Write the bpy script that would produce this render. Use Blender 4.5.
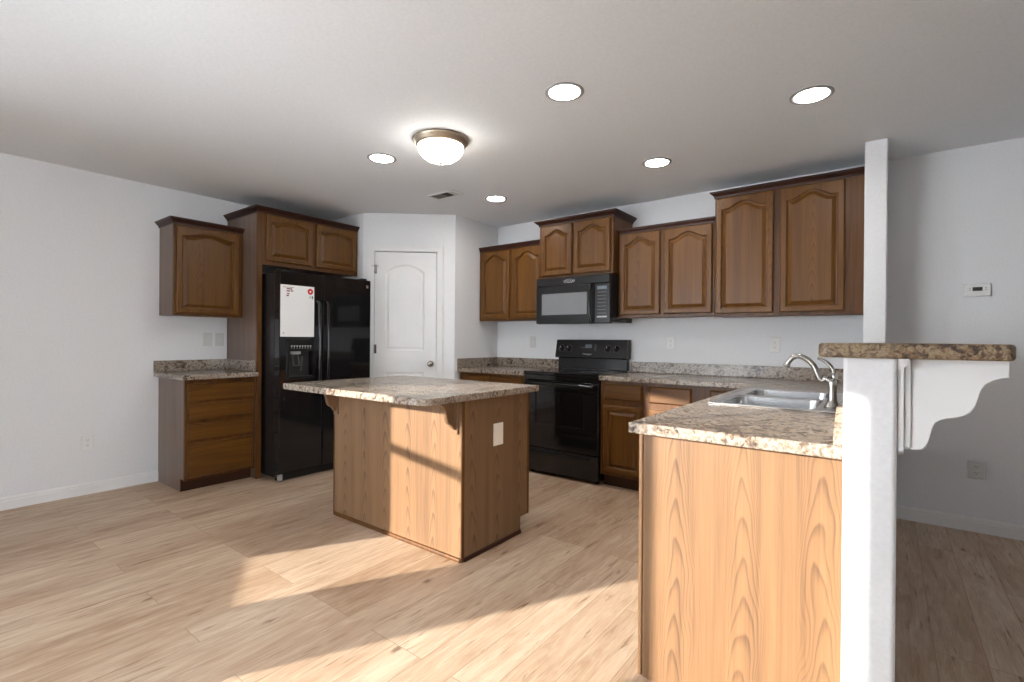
import bpy, bmesh, math, random
from mathutils import Vector, Matrix

for _o in list(bpy.data.objects):
    bpy.data.objects.remove(_o)
SC = bpy.context.scene
COL = SC.collection

# ------------------------------------------------------------------ camera
YAW, PITCH, ROLL = 0.652816138, -2.09324517e-03, 7.26299564e-03
F_PX, CAM_H = 491.294767, 1.18917489
cy, sy = math.cos(YAW), math.sin(YAW)
fwd0, rt, up0 = Vector((-sy, cy, 0)), Vector((cy, sy, 0)), Vector((0, 0, 1))
fwd = fwd0 * math.cos(PITCH) + up0 * math.sin(PITCH)
u2 = up0 * math.cos(PITCH) - fwd0 * math.sin(PITCH)
r3 = rt * math.cos(ROLL) + u2 * math.sin(ROLL)
u3 = u2 * math.cos(ROLL) - rt * math.sin(ROLL)
cd = bpy.data.cameras.new('camera')
cd.sensor_fit = 'HORIZONTAL'
cd.sensor_width = 36.0
cd.lens = 36.0 * F_PX / 1024.0
cd.clip_start = 0.02
cam = bpy.data.objects.new('camera', cd)
COL.objects.link(cam)
cam.matrix_world = Matrix(((r3.x, u3.x, -fwd.x, 0), (r3.y, u3.y, -fwd.y, 0),
                           (r3.z, u3.z, -fwd.z, CAM_H), (0, 0, 0, 1)))
SC.camera = cam

# ------------------------------------------------------------------ light
WORLD_STRENGTH = 19.0
SUN_STRENGTH = 16.0
LAMP_STRENGTH = 100.0
EXPOSURE = 0.0
SC.view_settings.view_transform = 'Standard'
SC.view_settings.look = 'None'
SC.view_settings.gamma = 1.0
SC.view_settings.use_curve_mapping = False
SC.view_settings.exposure = EXPOSURE
wd = bpy.data.worlds.new('daylight')
SC.world = wd
wd.use_nodes = True
bg = wd.node_tree.nodes['Background']
bg.inputs[0].default_value = (0.88, 0.94, 1.0, 1)
bg.inputs[1].default_value = WORLD_STRENGTH
sd = bpy.data.lights.new('sun', 'SUN')
sd.energy = SUN_STRENGTH
sd.angle = math.radians(0.6)
sd.color = (1.0, 0.93, 0.82)
sun = bpy.data.objects.new('sun', sd)
COL.objects.link(sun)
SUN_DIR = Vector((0.4711, 0.8821, -0.245)).normalized()
sun.rotation_euler = SUN_DIR.to_track_quat('-Z', 'Y').to_euler()
sun.location = (-3, -4, 3)

# ------------------------------------------------------------------ materials
def new_mat(name):
    m = bpy.data.materials.new(name)
    m.use_nodes = True
    nt = m.node_tree
    return m, nt, nt.nodes['Principled BSDF']

def N(nt, typ, **kw):
    n = nt.nodes.new(typ)
    for k, v in kw.items():
        setattr(n, k, v)
    return n

def L(nt, a, b):
    nt.links.new(a, b)

def ramp(nt, stops, interp='LINEAR'):
    r = N(nt, 'ShaderNodeValToRGB')
    r.color_ramp.interpolation = interp
    els = r.color_ramp.elements
    while len(els) < len(stops):
        els.new(0.5)
    for e, (p, c) in zip(els, stops):
        e.position = p
        e.color = (c[0], c[1], c[2], 1)
    return r

def lin(r, g, b):
    f = lambda v: (v / 255 / 12.92) if v / 255 <= 0.04045 else ((v / 255 + 0.055) / 1.055) ** 2.4
    return (f(r), f(g), f(b))

def plain(name, col, rough=0.5, metal=0.0, spec=0.5, bump=0, bscale=200):
    m, nt, b = new_mat(name)
    tc = N(nt, 'ShaderNodeTexCoord')
    nz = N(nt, 'ShaderNodeTexNoise')
    nz.inputs['Scale'].default_value = bscale if bump else 3.0
    nz.inputs['Detail'].default_value = 4
    L(nt, tc.outputs['Object'], nz.inputs['Vector'])
    rr = ramp(nt, [(0.3, tuple(c * 0.97 for c in col)), (0.7, tuple(min(1, c * 1.03) for c in col))])
    L(nt, nz.outputs['Fac'], rr.inputs['Fac'])
    L(nt, rr.outputs['Color'], b.inputs['Base Color'])
    b.inputs['Roughness'].default_value = rough
    b.inputs['Metallic'].default_value = metal
    b.inputs['Specular IOR Level'].default_value = spec
    if bump:
        bp = N(nt, 'ShaderNodeBump')
        bp.inputs['Strength'].default_value = bump
        bp.inputs['Distance'].default_value = 0.002
        L(nt, nz.outputs['Fac'], bp.inputs['Height'])
        L(nt, bp.outputs['Normal'], b.inputs['Normal'])
    return m

def emit(name, col, s):
    m, nt, b = new_mat(name)
    b.inputs['Base Color'].default_value = (0.9, 0.9, 0.9, 1)
    b.inputs['Emission Color'].default_value = (*col, 1)
    b.inputs['Emission Strength'].default_value = s
    return m

def wood(name, dark, mid, light, rings=9.0, axis='Z', rough=0.38, contrast=1.0, seed=0.0, cath=None, ringmix=0.5):
    """stained oak: cathedral rings plus fine pores running along one axis"""
    m, nt, b = new_mat(name)
    tc = N(nt, 'ShaderNodeTexCoord')
    oi = N(nt, 'ShaderNodeObjectInfo')
    off = N(nt, 'ShaderNodeVectorMath', operation='SCALE')
    off.inputs[0].default_value = (7.3, 5.1, 9.7)
    L(nt, oi.outputs['Random'], off.inputs['Scale'])
    ad = N(nt, 'ShaderNodeVectorMath', operation='ADD')
    L(nt, tc.outputs['Object'], ad.inputs[0])
    L(nt, off.outputs[0], ad.inputs[1])
    def stretched(s, along):
        mp = N(nt, 'ShaderNodeMapping')
        sc = {'Z': (s, s, along), 'X': (along, s, s), 'Y': (s, along, s)}[axis]
        mp.inputs['Scale'].default_value = sc
        mp.inputs['Location'].default_value = (seed, seed * 1.7, seed * 0.3)
        L(nt, ad.outputs[0], mp.inputs['Vector'])
        return mp
    big = N(nt, 'ShaderNodeTexNoise')
    big.inputs['Scale'].default_value = 1.0
    big.inputs['Detail'].default_value = 1.0
    big.inputs['Distortion'].default_value = 0.15
    L(nt, stretched(5.0, 0.42).outputs[0], big.inputs['Vector'])
    mul = N(nt, 'ShaderNodeMath', operation='MULTIPLY')
    mul.inputs[1].default_value = rings * 2.6
    mask = None
    if cath:
        # flame figure: parabolic arches stacked along centre lines
        def mth(op, a, b=None, c=None):
            n = N(nt, 'ShaderNodeMath', operation=op)
            for i, v in enumerate((a, b, c)):
                if v is None:
                    continue
                if isinstance(v, (int, float)):
                    n.inputs[i].default_value = v
                else:
                    L(nt, v, n.inputs[i])
            return n.outputs[0]
        sp = N(nt, 'ShaderNodeSeparateXYZ')
        L(nt, ad.outputs[0], sp.inputs[0])
        wob = N(nt, 'ShaderNodeTexNoise')
        wob.inputs['Scale'].default_value = 1.0
        wob.inputs['Detail'].default_value = 2.0
        L(nt, stretched(7.0, 2.6).outputs[0], wob.inputs['Vector'])
        hh = mth('ADD', sp.outputs['X'], sp.outputs['Y'])
        hh = mth('MULTIPLY_ADD', wob.outputs['Fac'], 0.09, hh)
        dx = mth('PINGPONG', hh, cath)
        f = mth('MULTIPLY_ADD', mth('MULTIPLY', dx, dx), 170.0, sp.outputs['Z'])
        f = mth('MULTIPLY_ADD', big.outputs['Fac'], 0.7, f)
        L(nt, f, mul.inputs[0])
        mk = N(nt, 'ShaderNodeMapRange')
        mk.inputs['From Min'].default_value = 0.015
        mk.inputs['From Max'].default_value = 0.06
        mk.inputs['To Min'].default_value = 1.0
        mk.inputs['To Max'].default_value = 0.30
        L(nt, dx, mk.inputs['Value'])
        mask = mk.outputs['Result']
    else:
        L(nt, big.outputs['Fac'], mul.inputs[0])
    sn = N(nt, 'ShaderNodeMath', operation='FRACT')
    L(nt, mul.outputs[0], sn.inputs[0])
    mr = ramp(nt, [(0.0, (0.62, 0.62, 0.62)), (0.55, (0.56, 0.56, 0.56)), (0.86, (0.22, 0.22, 0.22)), (0.90, (0.25, 0.25, 0.25)), (1.0, (0.62, 0.62, 0.62))])
    L(nt, sn.outputs[0], mr.inputs['Fac'])
    pore = N(nt, 'ShaderNodeTexNoise')
    pore.inputs['Scale'].default_value = 1.0
    pore.inputs['Detail'].default_value = 4
    L(nt, stretched(150, 3.5).outputs[0], pore.inputs['Vector'])
    blot = N(nt, 'ShaderNodeTexNoise')
    blot.inputs['Scale'].default_value = 1.0
    blot.inputs['Detail'].default_value = 3
    L(nt, stretched(22, 0.8).outputs[0], blot.inputs['Vector'])
    m1 = N(nt, 'ShaderNodeMix', data_type='FLOAT')
    m1.inputs['Factor'].default_value = ringmix
    if mask is not None:
        mm = N(nt, 'ShaderNodeMix', data_type='FLOAT')
        L(nt, mask, mm.inputs['Factor'])
        mm.inputs['A'].default_value = 0.52
        L(nt, mr.outputs['Color'], mm.inputs['B'])
        L(nt, mm.outputs['Result'], m1.inputs['A'])
    else:
        L(nt, mr.outputs['Color'], m1.inputs['A'])
    L(nt, pore.outputs['Fac'], m1.inputs['B'])
    m2 = N(nt, 'ShaderNodeMix', data_type='FLOAT')
    m2.inputs['Factor'].default_value = 0.38
    L(nt, m1.outputs['Result'], m2.inputs['A'])
    L(nt, blot.outputs['Fac'], m2.inputs['B'])
    lo, hi = 0.5 - 0.28 / contrast, 0.5 + 0.24 / contrast
    rr = ramp(nt, [(max(0, lo), dark), (0.5, mid), (min(1, hi), light)])
    L(nt, m2.outputs['Result'], rr.inputs['Fac'])
    L(nt, rr.outputs['Color'], b.inputs['Base Color'])
    b.inputs['Roughness'].default_value = rough
    b.inputs['Specular IOR Level'].default_value = 0.32
    bp = N(nt, 'ShaderNodeBump')
    bp.inputs['Strength'].default_value = 0.12
    bp.inputs['Distance'].default_value = 0.001
    L(nt, pore.outputs['Fac'], bp.inputs['Height'])
    L(nt, bp.outputs['Normal'], b.inputs['Normal'])
    return m

def granite(name, stops, rough=0.32, scale=1.0):
    """speckled stone-print laminate"""
    m, nt, b = new_mat(name)
    tc = N(nt, 'ShaderNodeTexCoord')
    n1 = N(nt, 'ShaderNodeTexNoise')
    n1.inputs['Scale'].default_value = 26 * scale
    n1.inputs['Detail'].default_value = 8
    n1.inputs['Roughness'].default_value = 0.68
    n1.inputs['Distortion'].default_value = 1.1
    L(nt, tc.outputs['Object'], n1.inputs['Vector'])
    v1 = N(nt, 'ShaderNodeTexVoronoi')
    v1.inputs['Scale'].default_value = 85 * scale
    L(nt, tc.outputs['Object'], v1.inputs['Vector'])
    sep = N(nt, 'ShaderNodeSeparateColor')
    L(nt, v1.outputs['Color'], sep.inputs[0])
    mx = N(nt, 'ShaderNodeMix', data_type='FLOAT')
    mx.inputs['Factor'].default_value = 0.16
    L(nt, n1.outputs['Fac'], mx.inputs['A'])
    L(nt, sep.outputs[0], mx.inputs['B'])
    n3 = N(nt, 'ShaderNodeTexNoise')
    n3.inputs['Scale'].default_value = 5 * scale
    n3.inputs['Detail'].default_value = 3
    L(nt, tc.outputs['Object'], n3.inputs['Vector'])
    mx2 = N(nt, 'ShaderNodeMix', data_type='FLOAT')
    mx2.inputs['Factor'].default_value = 0.22
    L(nt, mx.outputs['Result'], mx2.inputs['A'])
    L(nt, n3.outputs['Fac'], mx2.inputs['B'])
    rr = ramp(nt, stops)
    L(nt, mx2.outputs['Result'], rr.inputs['Fac'])
    L(nt, rr.outputs['Color'], b.inputs['Base Color'])
    b.inputs['Roughness'].default_value = rough
    return m

def floor_mat():
    m, nt, b = new_mat('oak_planks')
    tc = N(nt, 'ShaderNodeTexCoord')
    sp = N(nt, 'ShaderNodeSeparateXYZ')
    L(nt, tc.outputs['Object'], sp.inputs[0])
    cb = N(nt, 'ShaderNodeCombineXYZ')
    L(nt, sp.outputs['Y'], cb.inputs['X'])
    L(nt, sp.outputs['X'], cb.inputs['Y'])
    br = N(nt, 'ShaderNodeTexBrick')
    br.offset = 0.37
    br.offset_frequency = 3
    br.inputs['Scale'].default_value = 1.0
    br.inputs['Brick Width'].default_value = 1.25
    br.inputs['Row Height'].default_value = 0.152
    br.inputs['Mortar Size'].default_value = 0.0016
    br.inputs['Mortar Smooth'].default_value = 0.3
    br.inputs['Color1'].default_value = (0, 0, 0, 1)
    br.inputs['Color2'].default_value = (1, 1, 1, 1)
    br.inputs['Mortar'].default_value = (0.5, 0.5, 0.5, 1)
    L(nt, cb.outputs[0], br.inputs['Vector'])
    # a vector that jumps from plank to plank
    sc = N(nt, 'ShaderNodeVectorMath', operation='SCALE')
    sc.inputs[0].default_value = (13.0, 31.0, 7.0)
    L(nt, br.outputs['Color'], sc.inputs['Scale'])
    ad = N(nt, 'ShaderNodeVectorMath', operation='ADD')
    L(nt, cb.outputs[0], ad.inputs[0])
    L(nt, sc.outputs[0], ad.inputs[1])
    def noise(sx, syy, detail, dist=0.0, rough=0.55):
        mp = N(nt, 'ShaderNodeMapping')
        mp.inputs['Scale'].default_value = (sx, syy, 1)
        L(nt, ad.outputs[0], mp.inputs['Vector'])
        n = N(nt, 'ShaderNodeTexNoise')
        n.inputs['Scale'].default_value = 1
        n.inputs['Detail'].default_value = detail
        n.inputs['Distortion'].default_value = dist
        n.inputs['Roughness'].default_value = rough
        L(nt, mp.outputs[0], n.inputs['Vector'])
        return n
    g1 = noise(3.6, 24, 7, 0.8, 0.68)
    g2 = noise(8, 150, 3)
    g3 = noise(1.6, 7.0, 3)
    a = N(nt, 'ShaderNodeMix', data_type='FLOAT'); a.inputs['Factor'].default_value = 0.3
    L(nt, g1.outputs['Fac'], a.inputs['A']); L(nt, g2.outputs['Fac'], a.inputs['B'])
    c = N(nt, 'ShaderNodeMix', data_type='FLOAT'); c.inputs['Factor'].default_value = 0.3
    L(nt, a.outputs['Result'], c.inputs['A']); L(nt, g3.outputs['Fac'], c.inputs['B'])
    d = N(nt, 'ShaderNodeMix', data_type='FLOAT'); d.inputs['Factor'].default_value = 0.10
    L(nt, c.outputs['Result'], d.inputs['A'])
    L(nt, br.outputs['Color'], d.inputs['B'])
    rr = ramp(nt, FLOOR_STOPS)
    L(nt, d.outputs['Result'], rr.inputs['Fac'])
    # knots: sparse elongated dark spots
    mp = N(nt, 'ShaderNodeMapping')
    mp.inputs['Scale'].default_value = (2.6, 7.2, 1)
    L(nt, ad.outputs[0], mp.inputs['Vector'])
    vo = N(nt, 'ShaderNodeTexVoronoi')
    vo.inputs['Scale'].default_value = 1.0
    vo.inputs['Randomness'].default_value = 1.0
    L(nt, mp.outputs[0], vo.inputs['Vector'])
    kn = noise(20, 60, 3)
    kd = N(nt, 'ShaderNodeMath', operation='MULTIPLY_ADD')
    kd.inputs[1].default_value = 0.30
    L(nt, kn.outputs['Fac'], kd.inputs[0]); L(nt, vo.outputs['Distance'], kd.inputs[2])
    kr = ramp(nt, [(0.17, (1, 1, 1)), (0.27, (0, 0, 0))])
    L(nt, kd.outputs[0], kr.inputs['Fac'])
    mk = N(nt, 'ShaderNodeMix', data_type='RGBA')
    kf = N(nt, 'ShaderNodeMath', operation='MULTIPLY'); kf.inputs[1].default_value = 0.7
    L(nt, kr.outputs['Color'], kf.inputs[0])
    L(nt, kf.outputs[0], mk.inputs['Factor'])
    L(nt, rr.outputs['Color'], mk.inputs['A'])
    mk.inputs['B'].default_value = (*lin(88, 60, 42), 1)
    # dark mineral streaks along the grain
    st = noise(3.2, 44, 5, 1.2, 0.6)
    sr = ramp(nt, [(0.585, (0, 0, 0)), (0.70, (1, 1, 1))])
    L(nt, st.outputs['Fac'], sr.inputs['Fac'])
    sf = N(nt, 'ShaderNodeMath', operation='MULTIPLY'); sf.inputs[1].default_value = 0.8
    L(nt, sr.outputs['Color'], sf.inputs[0])
    ms = N(nt, 'ShaderNodeMix', data_type='RGBA')
    L(nt, sf.outputs[0], ms.inputs['Factor'])
    L(nt, mk.outputs['Result'], ms.inputs['A'])
    ms.inputs['B'].default_value = (*lin(112, 80, 58), 1)
    # joint lines
    mj = N(nt, 'ShaderNodeMix', data_type='RGBA')
    jf = N(nt, 'ShaderNodeMath', operation='MULTIPLY'); jf.inputs[1].default_value = 0.5
    L(nt, br.outputs['Fac'], jf.inputs[0])
    L(nt, jf.outputs[0], mj.inputs['Factor'])
    L(nt, ms.outputs['Result'], mj.inputs['A'])
    mj.inputs['B'].default_value = (*lin(105, 78, 56), 1)
    L(nt, mj.outputs['Result'], b.inputs['Base Color'])
    b.inputs['Roughness'].default_value = 0.5
    b.inputs['Specular IOR Level'].default_value = 0.35
    bp = N(nt, 'ShaderNodeBump')
    bp.inputs['Strength'].default_value = 0.15
    bp.inputs['Distance'].default_value = 0.001
    L(nt, g2.outputs['Fac'], bp.inputs['Height'])
    L(nt, bp.outputs['Normal'], b.inputs['Normal'])
    return m

FLOOR_STOPS = [(0.30, lin(140, 110, 86)), (0.42, lin(172, 144, 118)), (0.50, lin(184, 159, 135)), (0.64, lin(206, 186, 163))]

M = {}
M['floor'] = floor_mat()
M['wall'] = plain('wall_paint', (0.74, 0.745, 0.76), 0.75, bump=0.25, bscale=90)
M['ceiling'] = plain('ceiling_paint', (0.81, 0.835, 0.865), 0.85, bump=0.25, bscale=70)
M['trim'] = plain('trim_paint', (0.76, 0.76, 0.76), 0.45)
M['door'] = plain('door_paint', (0.78, 0.78, 0.785), 0.45)
M['oak'] = wood('stained_oak', lin(46, 25, 6), lin(94, 59, 19), lin(120, 81, 31), 4, cath=0.16, ringmix=0.45)
M['oak_flat'] = wood('stained_oak_frame', lin(46, 25, 7), lin(84, 50, 16), lin(106, 68, 25), 4)
M['oak_drawer'] = wood('stained_oak_drawer', lin(48, 27, 6), lin(88, 54, 15), lin(110, 73, 25), 3, axis='X')
M['crown'] = wood('crown_stain', lin(34, 15, 9), lin(50, 23, 13), lin(64, 33, 18), 3, axis='X')
M['panel'] = wood('oak_veneer', lin(50, 37, 34), lin(116, 88, 63), lin(134, 105, 76), 3.0, cath=0.105, ringmix=0.36)
M['side'] = wood('oak_laminate_sheen', lin(92, 74, 62), lin(114, 95, 84), lin(128, 108, 96), 3, rough=0.33)  # laminate with its sheen of window light put into a greyer colour
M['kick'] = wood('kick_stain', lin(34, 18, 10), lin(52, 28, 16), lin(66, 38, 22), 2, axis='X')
GR = [(0.33, lin(46, 39, 35)), (0.41, lin(90, 77, 67)), (0.47, lin(124, 110, 97)), (0.54, lin(160, 149, 136)), (0.60, lin(106, 92, 80)), (0.67, lin(178, 170, 160))]
M['granite'] = granite('stone_laminate', GR, rough=0.24, scale=0.9)
M['granite_bar'] = granite('bar_laminate', [(0.35, lin(28, 20, 17)), (0.43, lin(66, 48, 36)), (0.48, lin(112, 89, 62)), (0.53, lin(148, 130, 104)), (0.575, lin(76, 56, 42)), (0.65, lin(160, 146, 124))], rough=0.4)
M['black'] = plain('black_enamel', (0.008, 0.008, 0.009), 0.06)
M['black_satin'] = plain('black_plastic', (0.012, 0.012, 0.013), 0.26, spec=0.35)
M['black_matte'] = plain('black_matte', (0.012, 0.012, 0.012), 0.6)
M['glass_black'] = plain('black_glass', (0.006, 0.006, 0.007), 0.04)
M['window_reflection'] = plain('screen_reflection', (0.20, 0.205, 0.215), 0.16)  # grey raised to carry the reflection on the microwave window
M['ring'] = plain('burner_print', (0.10, 0.10, 0.10), 0.15)
M['grey_print'] = plain('grey_print', (0.42, 0.42, 0.43), 0.5)
M['lcd'] = plain('display', (0.12, 0.15, 0.17), 0.2)
M['steel'] = plain('brushed_steel', (0.62, 0.63, 0.64), 0.24, metal=1.0)
M['nickel'] = plain('brushed_nickel', (0.40, 0.39, 0.37), 0.27, metal=1.0)
M['bronze'] = plain('pewter_finish', (0.42, 0.35, 0.27), 0.35, metal=0.9)
M['chrome'] = plain('silver_badge', (0.75, 0.75, 0.76), 0.25, metal=0.8)
M['plate'] = plain('white_plastic', (0.74, 0.74, 0.73), 0.35)
M['ring_metal'] = plain('downlight_ring', (0.30, 0.30, 0.30), 0.4)
M['plate_grey'] = plain('grey_white_plastic', (0.60, 0.60, 0.59), 0.4)
M['almond'] = plain('almond_plastic', (0.80, 0.74, 0.64), 0.35)
M['slot'] = plain('slot_dark', (0.03, 0.03, 0.03), 0.6)
M['paper'] = plain('white_paper', (0.80, 0.80, 0.80), 0.7)
M['red'] = plain('red_ink', lin(196, 44, 36), 0.6)
M['darkred'] = plain('maroon_ink', lin(120, 40, 50), 0.6)
M['ink'] = plain('green_black_ink', lin(46, 62, 56), 0.6)
M['vent_dark'] = plain('vent_dark', lin(52, 50, 40), 0.7)
M['can'] = emit('downlight_lens', (1.0, 0.97, 0.93), LAMP_STRENGTH)
M['dome'] = emit('frosted_glass_lit', (1.0, 0.95, 0.86), LAMP_STRENGTH * 0.2)
def glass_mat():
    m, nt, b = new_mat('window_glass')
    out = nt.nodes['Material Output']
    tr = N(nt, 'ShaderNodeBsdfTransparent')
    gl = N(nt, 'ShaderNodeBsdfGlossy')
    gl.inputs['Roughness'].default_value = 0.02
    fr = N(nt, 'ShaderNodeFresnel')
    mx = N(nt, 'ShaderNodeMixShader')
    L(nt, fr.outputs[0], mx.inputs[0])
    L(nt, tr.outputs[0], mx.inputs[1])
    L(nt, gl.outputs[0], mx.inputs[2])
    L(nt, mx.outputs[0], out.inputs['Surface'])
    return m
M['glass'] = glass_mat()

# ------------------------------------------------------------------ mesh helpers
class MB:
    """collects shapes and links them as ONE mesh object"""
    def __init__(self):
        self.bm = bmesh.new()
    def _add(self, tmp, mat=None):
        if mat is not None:
            bmesh.ops.transform(tmp, matrix=mat, verts=tmp.verts)
        me = bpy.data.meshes.new('tmp')
        tmp.to_mesh(me)
        self.bm.from_mesh(me)
        bpy.data.meshes.remove(me)
        tmp.free()
        return self
    def box(self, x0, x1, y0, y1, z0, z1, b=0.0, seg=1, mat=None):
        t = bmesh.new()
        bmesh.ops.create_cube(t, size=1)
        for v in t.verts:
            v.co = Vector(((x0 + x1) / 2 + v.co.x * (x1 - x0), (y0 + y1) / 2 + v.co.y * (y1 - y0), (z0 + z1) / 2 + v.co.z * (z1 - z0)))
        if b:
            bmesh.ops.bevel(t, geom=list(t.edges), offset=b, segments=seg, affect='EDGES', profile=0.5)
        return self._add(t, mat)
    def prism(self, pts, lo, hi, axis='Z', b=0.0, seg=1, mat=None, smooth=False):
        """polygon extruded along an axis; pts are the two other coordinates in order"""
        t = bmesh.new()
        def co(p, h):
            return {'Z': (p[0], p[1], h), 'Y': (p[0], h, p[1]), 'X': (h, p[0], p[1])}[axis]
        A = [t.verts.new(co(p, lo)) for p in pts]
        B = [t.verts.new(co(p, hi)) for p in pts]
        n = len(pts)
        t.faces.new(A)
        t.faces.new(list(reversed(B)))
        for i in range(n):
            f = t.faces.new((A[i], B[i], B[(i + 1) % n], A[(i + 1) % n]))
            f.smooth = smooth
        bmesh.ops.recalc_face_normals(t, faces=t.faces)
        if b:
            es = [e for e in t.edges if (e.verts[0] in A) == (e.verts[1] in A)]
            bmesh.ops.bevel(t, geom=es, offset=b, segments=seg, affect='EDGES', profile=0.5)
        return self._add(t, mat)
    def plate(self, us, vs, holes, lo, hi, axis='Z', b=0.0, mat=None):
        """grid of cells with some left out, given thickness: L shapes and slabs with cut-outs"""
        t = bmesh.new()
        cells = [(i, j) for i in range(len(us) - 1) for j in range(len(vs) - 1) if (i, j) not in holes]
        cs = set(cells)
        vt = {}
        def co(i, j, k):
            u, v, h = us[i], vs[j], (lo, hi)[k]
            return {'Z': (u, v, h), 'Y': (u, h, v), 'X': (h, u, v)}[axis]
        def V(i, j, k):
            if (i, j, k) not in vt:
                vt[(i, j, k)] = t.verts.new(co(i, j, k))
            return vt[(i, j, k)]
        for (i, j) in cells:
            for k in (0, 1):
                t.faces.new((V(i, j, k), V(i + 1, j, k), V(i + 1, j + 1, k), V(i, j + 1, k)))
            for (di, dj, a, c) in ((-1, 0, (i, j), (i, j + 1)), (1, 0, (i + 1, j), (i + 1, j + 1)), (0, -1, (i, j), (i + 1, j)), (0, 1, (i, j + 1), (i + 1, j + 1))):
                if (i + di, j + dj) not in cs:
                    t.faces.new((V(*a, 0), V(*c, 0), V(*c, 1), V(*a, 1)))
        bmesh.ops.recalc_face_normals(t, faces=t.faces)
        bmesh.ops.dissolve_limit(t, angle_limit=0.01, verts=t.verts, edges=t.edges)
        if b:
            es = [e for e in t.edges if len(e.link_faces) == 2 and e.calc_face_angle(0) > 0.5]
            bmesh.ops.bevel(t, geom=es, offset=b, segments=2, affect='EDGES', profile=0.5)
        return self._add(t, mat)
    def cyl(self, p0, p1, r0, r1=None, n=24, smooth=True):
        p0, p1 = Vector(p0), Vector(p1)
        r1 = r0 if r1 is None else r1
        t = bmesh.new()
        d = p1 - p0
        bmesh.ops.create_cone(t, cap_ends=True, segments=n, radius1=r0, radius2=r1, depth=d.length)
        for f in t.faces:
            f.smooth = smooth and len(f.verts) == 4
        q = d.to_track_quat('Z', 'Y').to_matrix().to_4x4()
        return self._add(t, Matrix.Translation((p0 + p1) / 2) @ q)
    def lathe(self, prof, c=(0, 0, 0), n=40, mat=None, smooth=True):
        t = bmesh.new()
        rings = []
        for r, z in prof:
            if r < 1e-6:
                rings.append([t.verts.new((c[0], c[1], c[2] + z))])
            else:
                rings.append([t.verts.new((c[0] + r * math.cos(2 * math.pi * k / n), c[1] + r * math.sin(2 * math.pi * k / n), c[2] + z)) for k in range(n)])
        for a, b2 in zip(rings, rings[1:]):
            for k in range(n):
                k2 = (k + 1) % n
                if len(a) == 1 and len(b2) == 1:
                    continue
                if len(a) == 1:
                    f = t.faces.new((a[0], b2[k], b2[k2]))
                elif len(b2) == 1:
                    f = t.faces.new((a[k], a[k2], b2[0]))
                else:
                    f = t.faces.new((a[k], a[k2], b2[k2], b2[k]))
                f.smooth = smooth
        bmesh.ops.recalc_face_normals(t, faces=t.faces)
        return self._add(t, mat)
    def tube(self, pts, radii, n=14, mat=None):
        pts = [Vector(p) for p in pts]
        if not isinstance(radii, (list, tuple)):
            radii = [radii] * len(pts)
        t = bmesh.new()
        prev = None
        ref = Vector((0.31, 0.87, 0.2)).normalized()
        first = last = None
        for i, p in enumerate(pts):
            d = (pts[min(i + 1, len(pts) - 1)] - pts[max(i - 1, 0)]).normalized()
            s = d.cross(ref).normalized()
            u = s.cross(d).normalized()
            ring = [t.verts.new(p + (s * math.cos(2 * math.pi * k / n) + u * math.sin(2 * math.pi * k / n)) * radii[i]) for k in range(n)]
            if prev:
                for k in range(n):
                    f = t.faces.new((prev[k], prev[(k + 1) % n], ring[(k + 1) % n], ring[k]))
                    f.smooth = True
            else:
                first = ring
            prev = ring
            last = ring
        t.faces.new(list(reversed(first)))
        t.faces.new(last)
        bmesh.ops.recalc_face_normals(t, faces=t.faces)
        return self._add(t, mat)
    def loops(self, loops, close_first=True, close_last=True, mat=None):
        t = bmesh.new()
        rs = [[t.verts.new(p) for p in lp] for lp in loops]
        n = len(rs[0])
        for a, b2 in zip(rs, rs[1:]):
            for k in range(n):
                t.faces.new((a[k], a[(k + 1) % n], b2[(k + 1) % n], b2[k]))
        if close_first:
            t.faces.new(rs[0])
        if close_last:
            t.faces.new(list(reversed(rs[-1])))
        bmesh.ops.recalc_face_normals(t, faces=t.faces)
        return self._add(t, mat)
    def build(self, name, mat, parent=None, off=(0, 0, 0)):
        me = bpy.data.meshes.new(name)
        if any(off):
            bmesh.ops.translate(self.bm, verts=self.bm.verts, vec=(-off[0], -off[1], -off[2]))
        self.bm.to_mesh(me)
        self.bm.free()
        me.materials.append(M[mat] if isinstance(mat, str) else mat)
        o = bpy.data.objects.new(name, me)
        COL.objects.link(o)
        if parent is not None:
            o.parent = parent
        return o

def root(name, label, cat, loc=(0, 0, 0), rot=0.0, group=None):
    o = bpy.data.objects.new(name, None)
    o.empty_display_size = 0.1
    COL.objects.link(o)
    o.location = loc
    o.rotation_euler = (0, 0, rot)
    return tag(o, label, cat, group)

def tag(o, label, cat, group=None):
    o['label'] = label
    o['category'] = cat
    if group:
        o['group'] = group
    return o

def struct(o):
    o['kind'] = 'structure'
    return o

def smoothstep_pts(pts, sub=8):
    """Catmull-Rom through the points"""
    P = [Vector(p) for p in pts]
    out = []
    for i in range(len(P) - 1):
        a, b2, c, d = P[max(i - 1, 0)], P[i], P[i + 1], P[min(i + 2, len(P) - 1)]
        for k in range(sub):
            t = k / sub
            out.append(0.5 * ((2 * b2) + (c - a) * t + (2 * a - 5 * b2 + 4 * c - d) * t * t + (3 * b2 - a - 3 * c + d) * t ** 3))
    out.append(P[-1])
    return out

def text_mesh(mb, s, size, mat):
    cu = bpy.data.curves.new('lettering', 'FONT')
    cu.body = s
    cu.size = size
    cu.extrude = 0.0006
    cu.align_x = 'CENTER'
    cu.align_y = 'CENTER'
    to = bpy.data.objects.new('lettering', cu)
    me = bpy.data.meshes.new_from_object(to)
    t = bmesh.new()
    t.from_mesh(me)
    bpy.data.objects.remove(to)
    bpy.data.curves.remove(cu)
    bpy.data.meshes.remove(me)
    mb._add(t, mat)

FRONT = Matrix.Rotation(math.pi / 2, 4, 'X')          # letters laid on a face that looks towards local -Y

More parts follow.
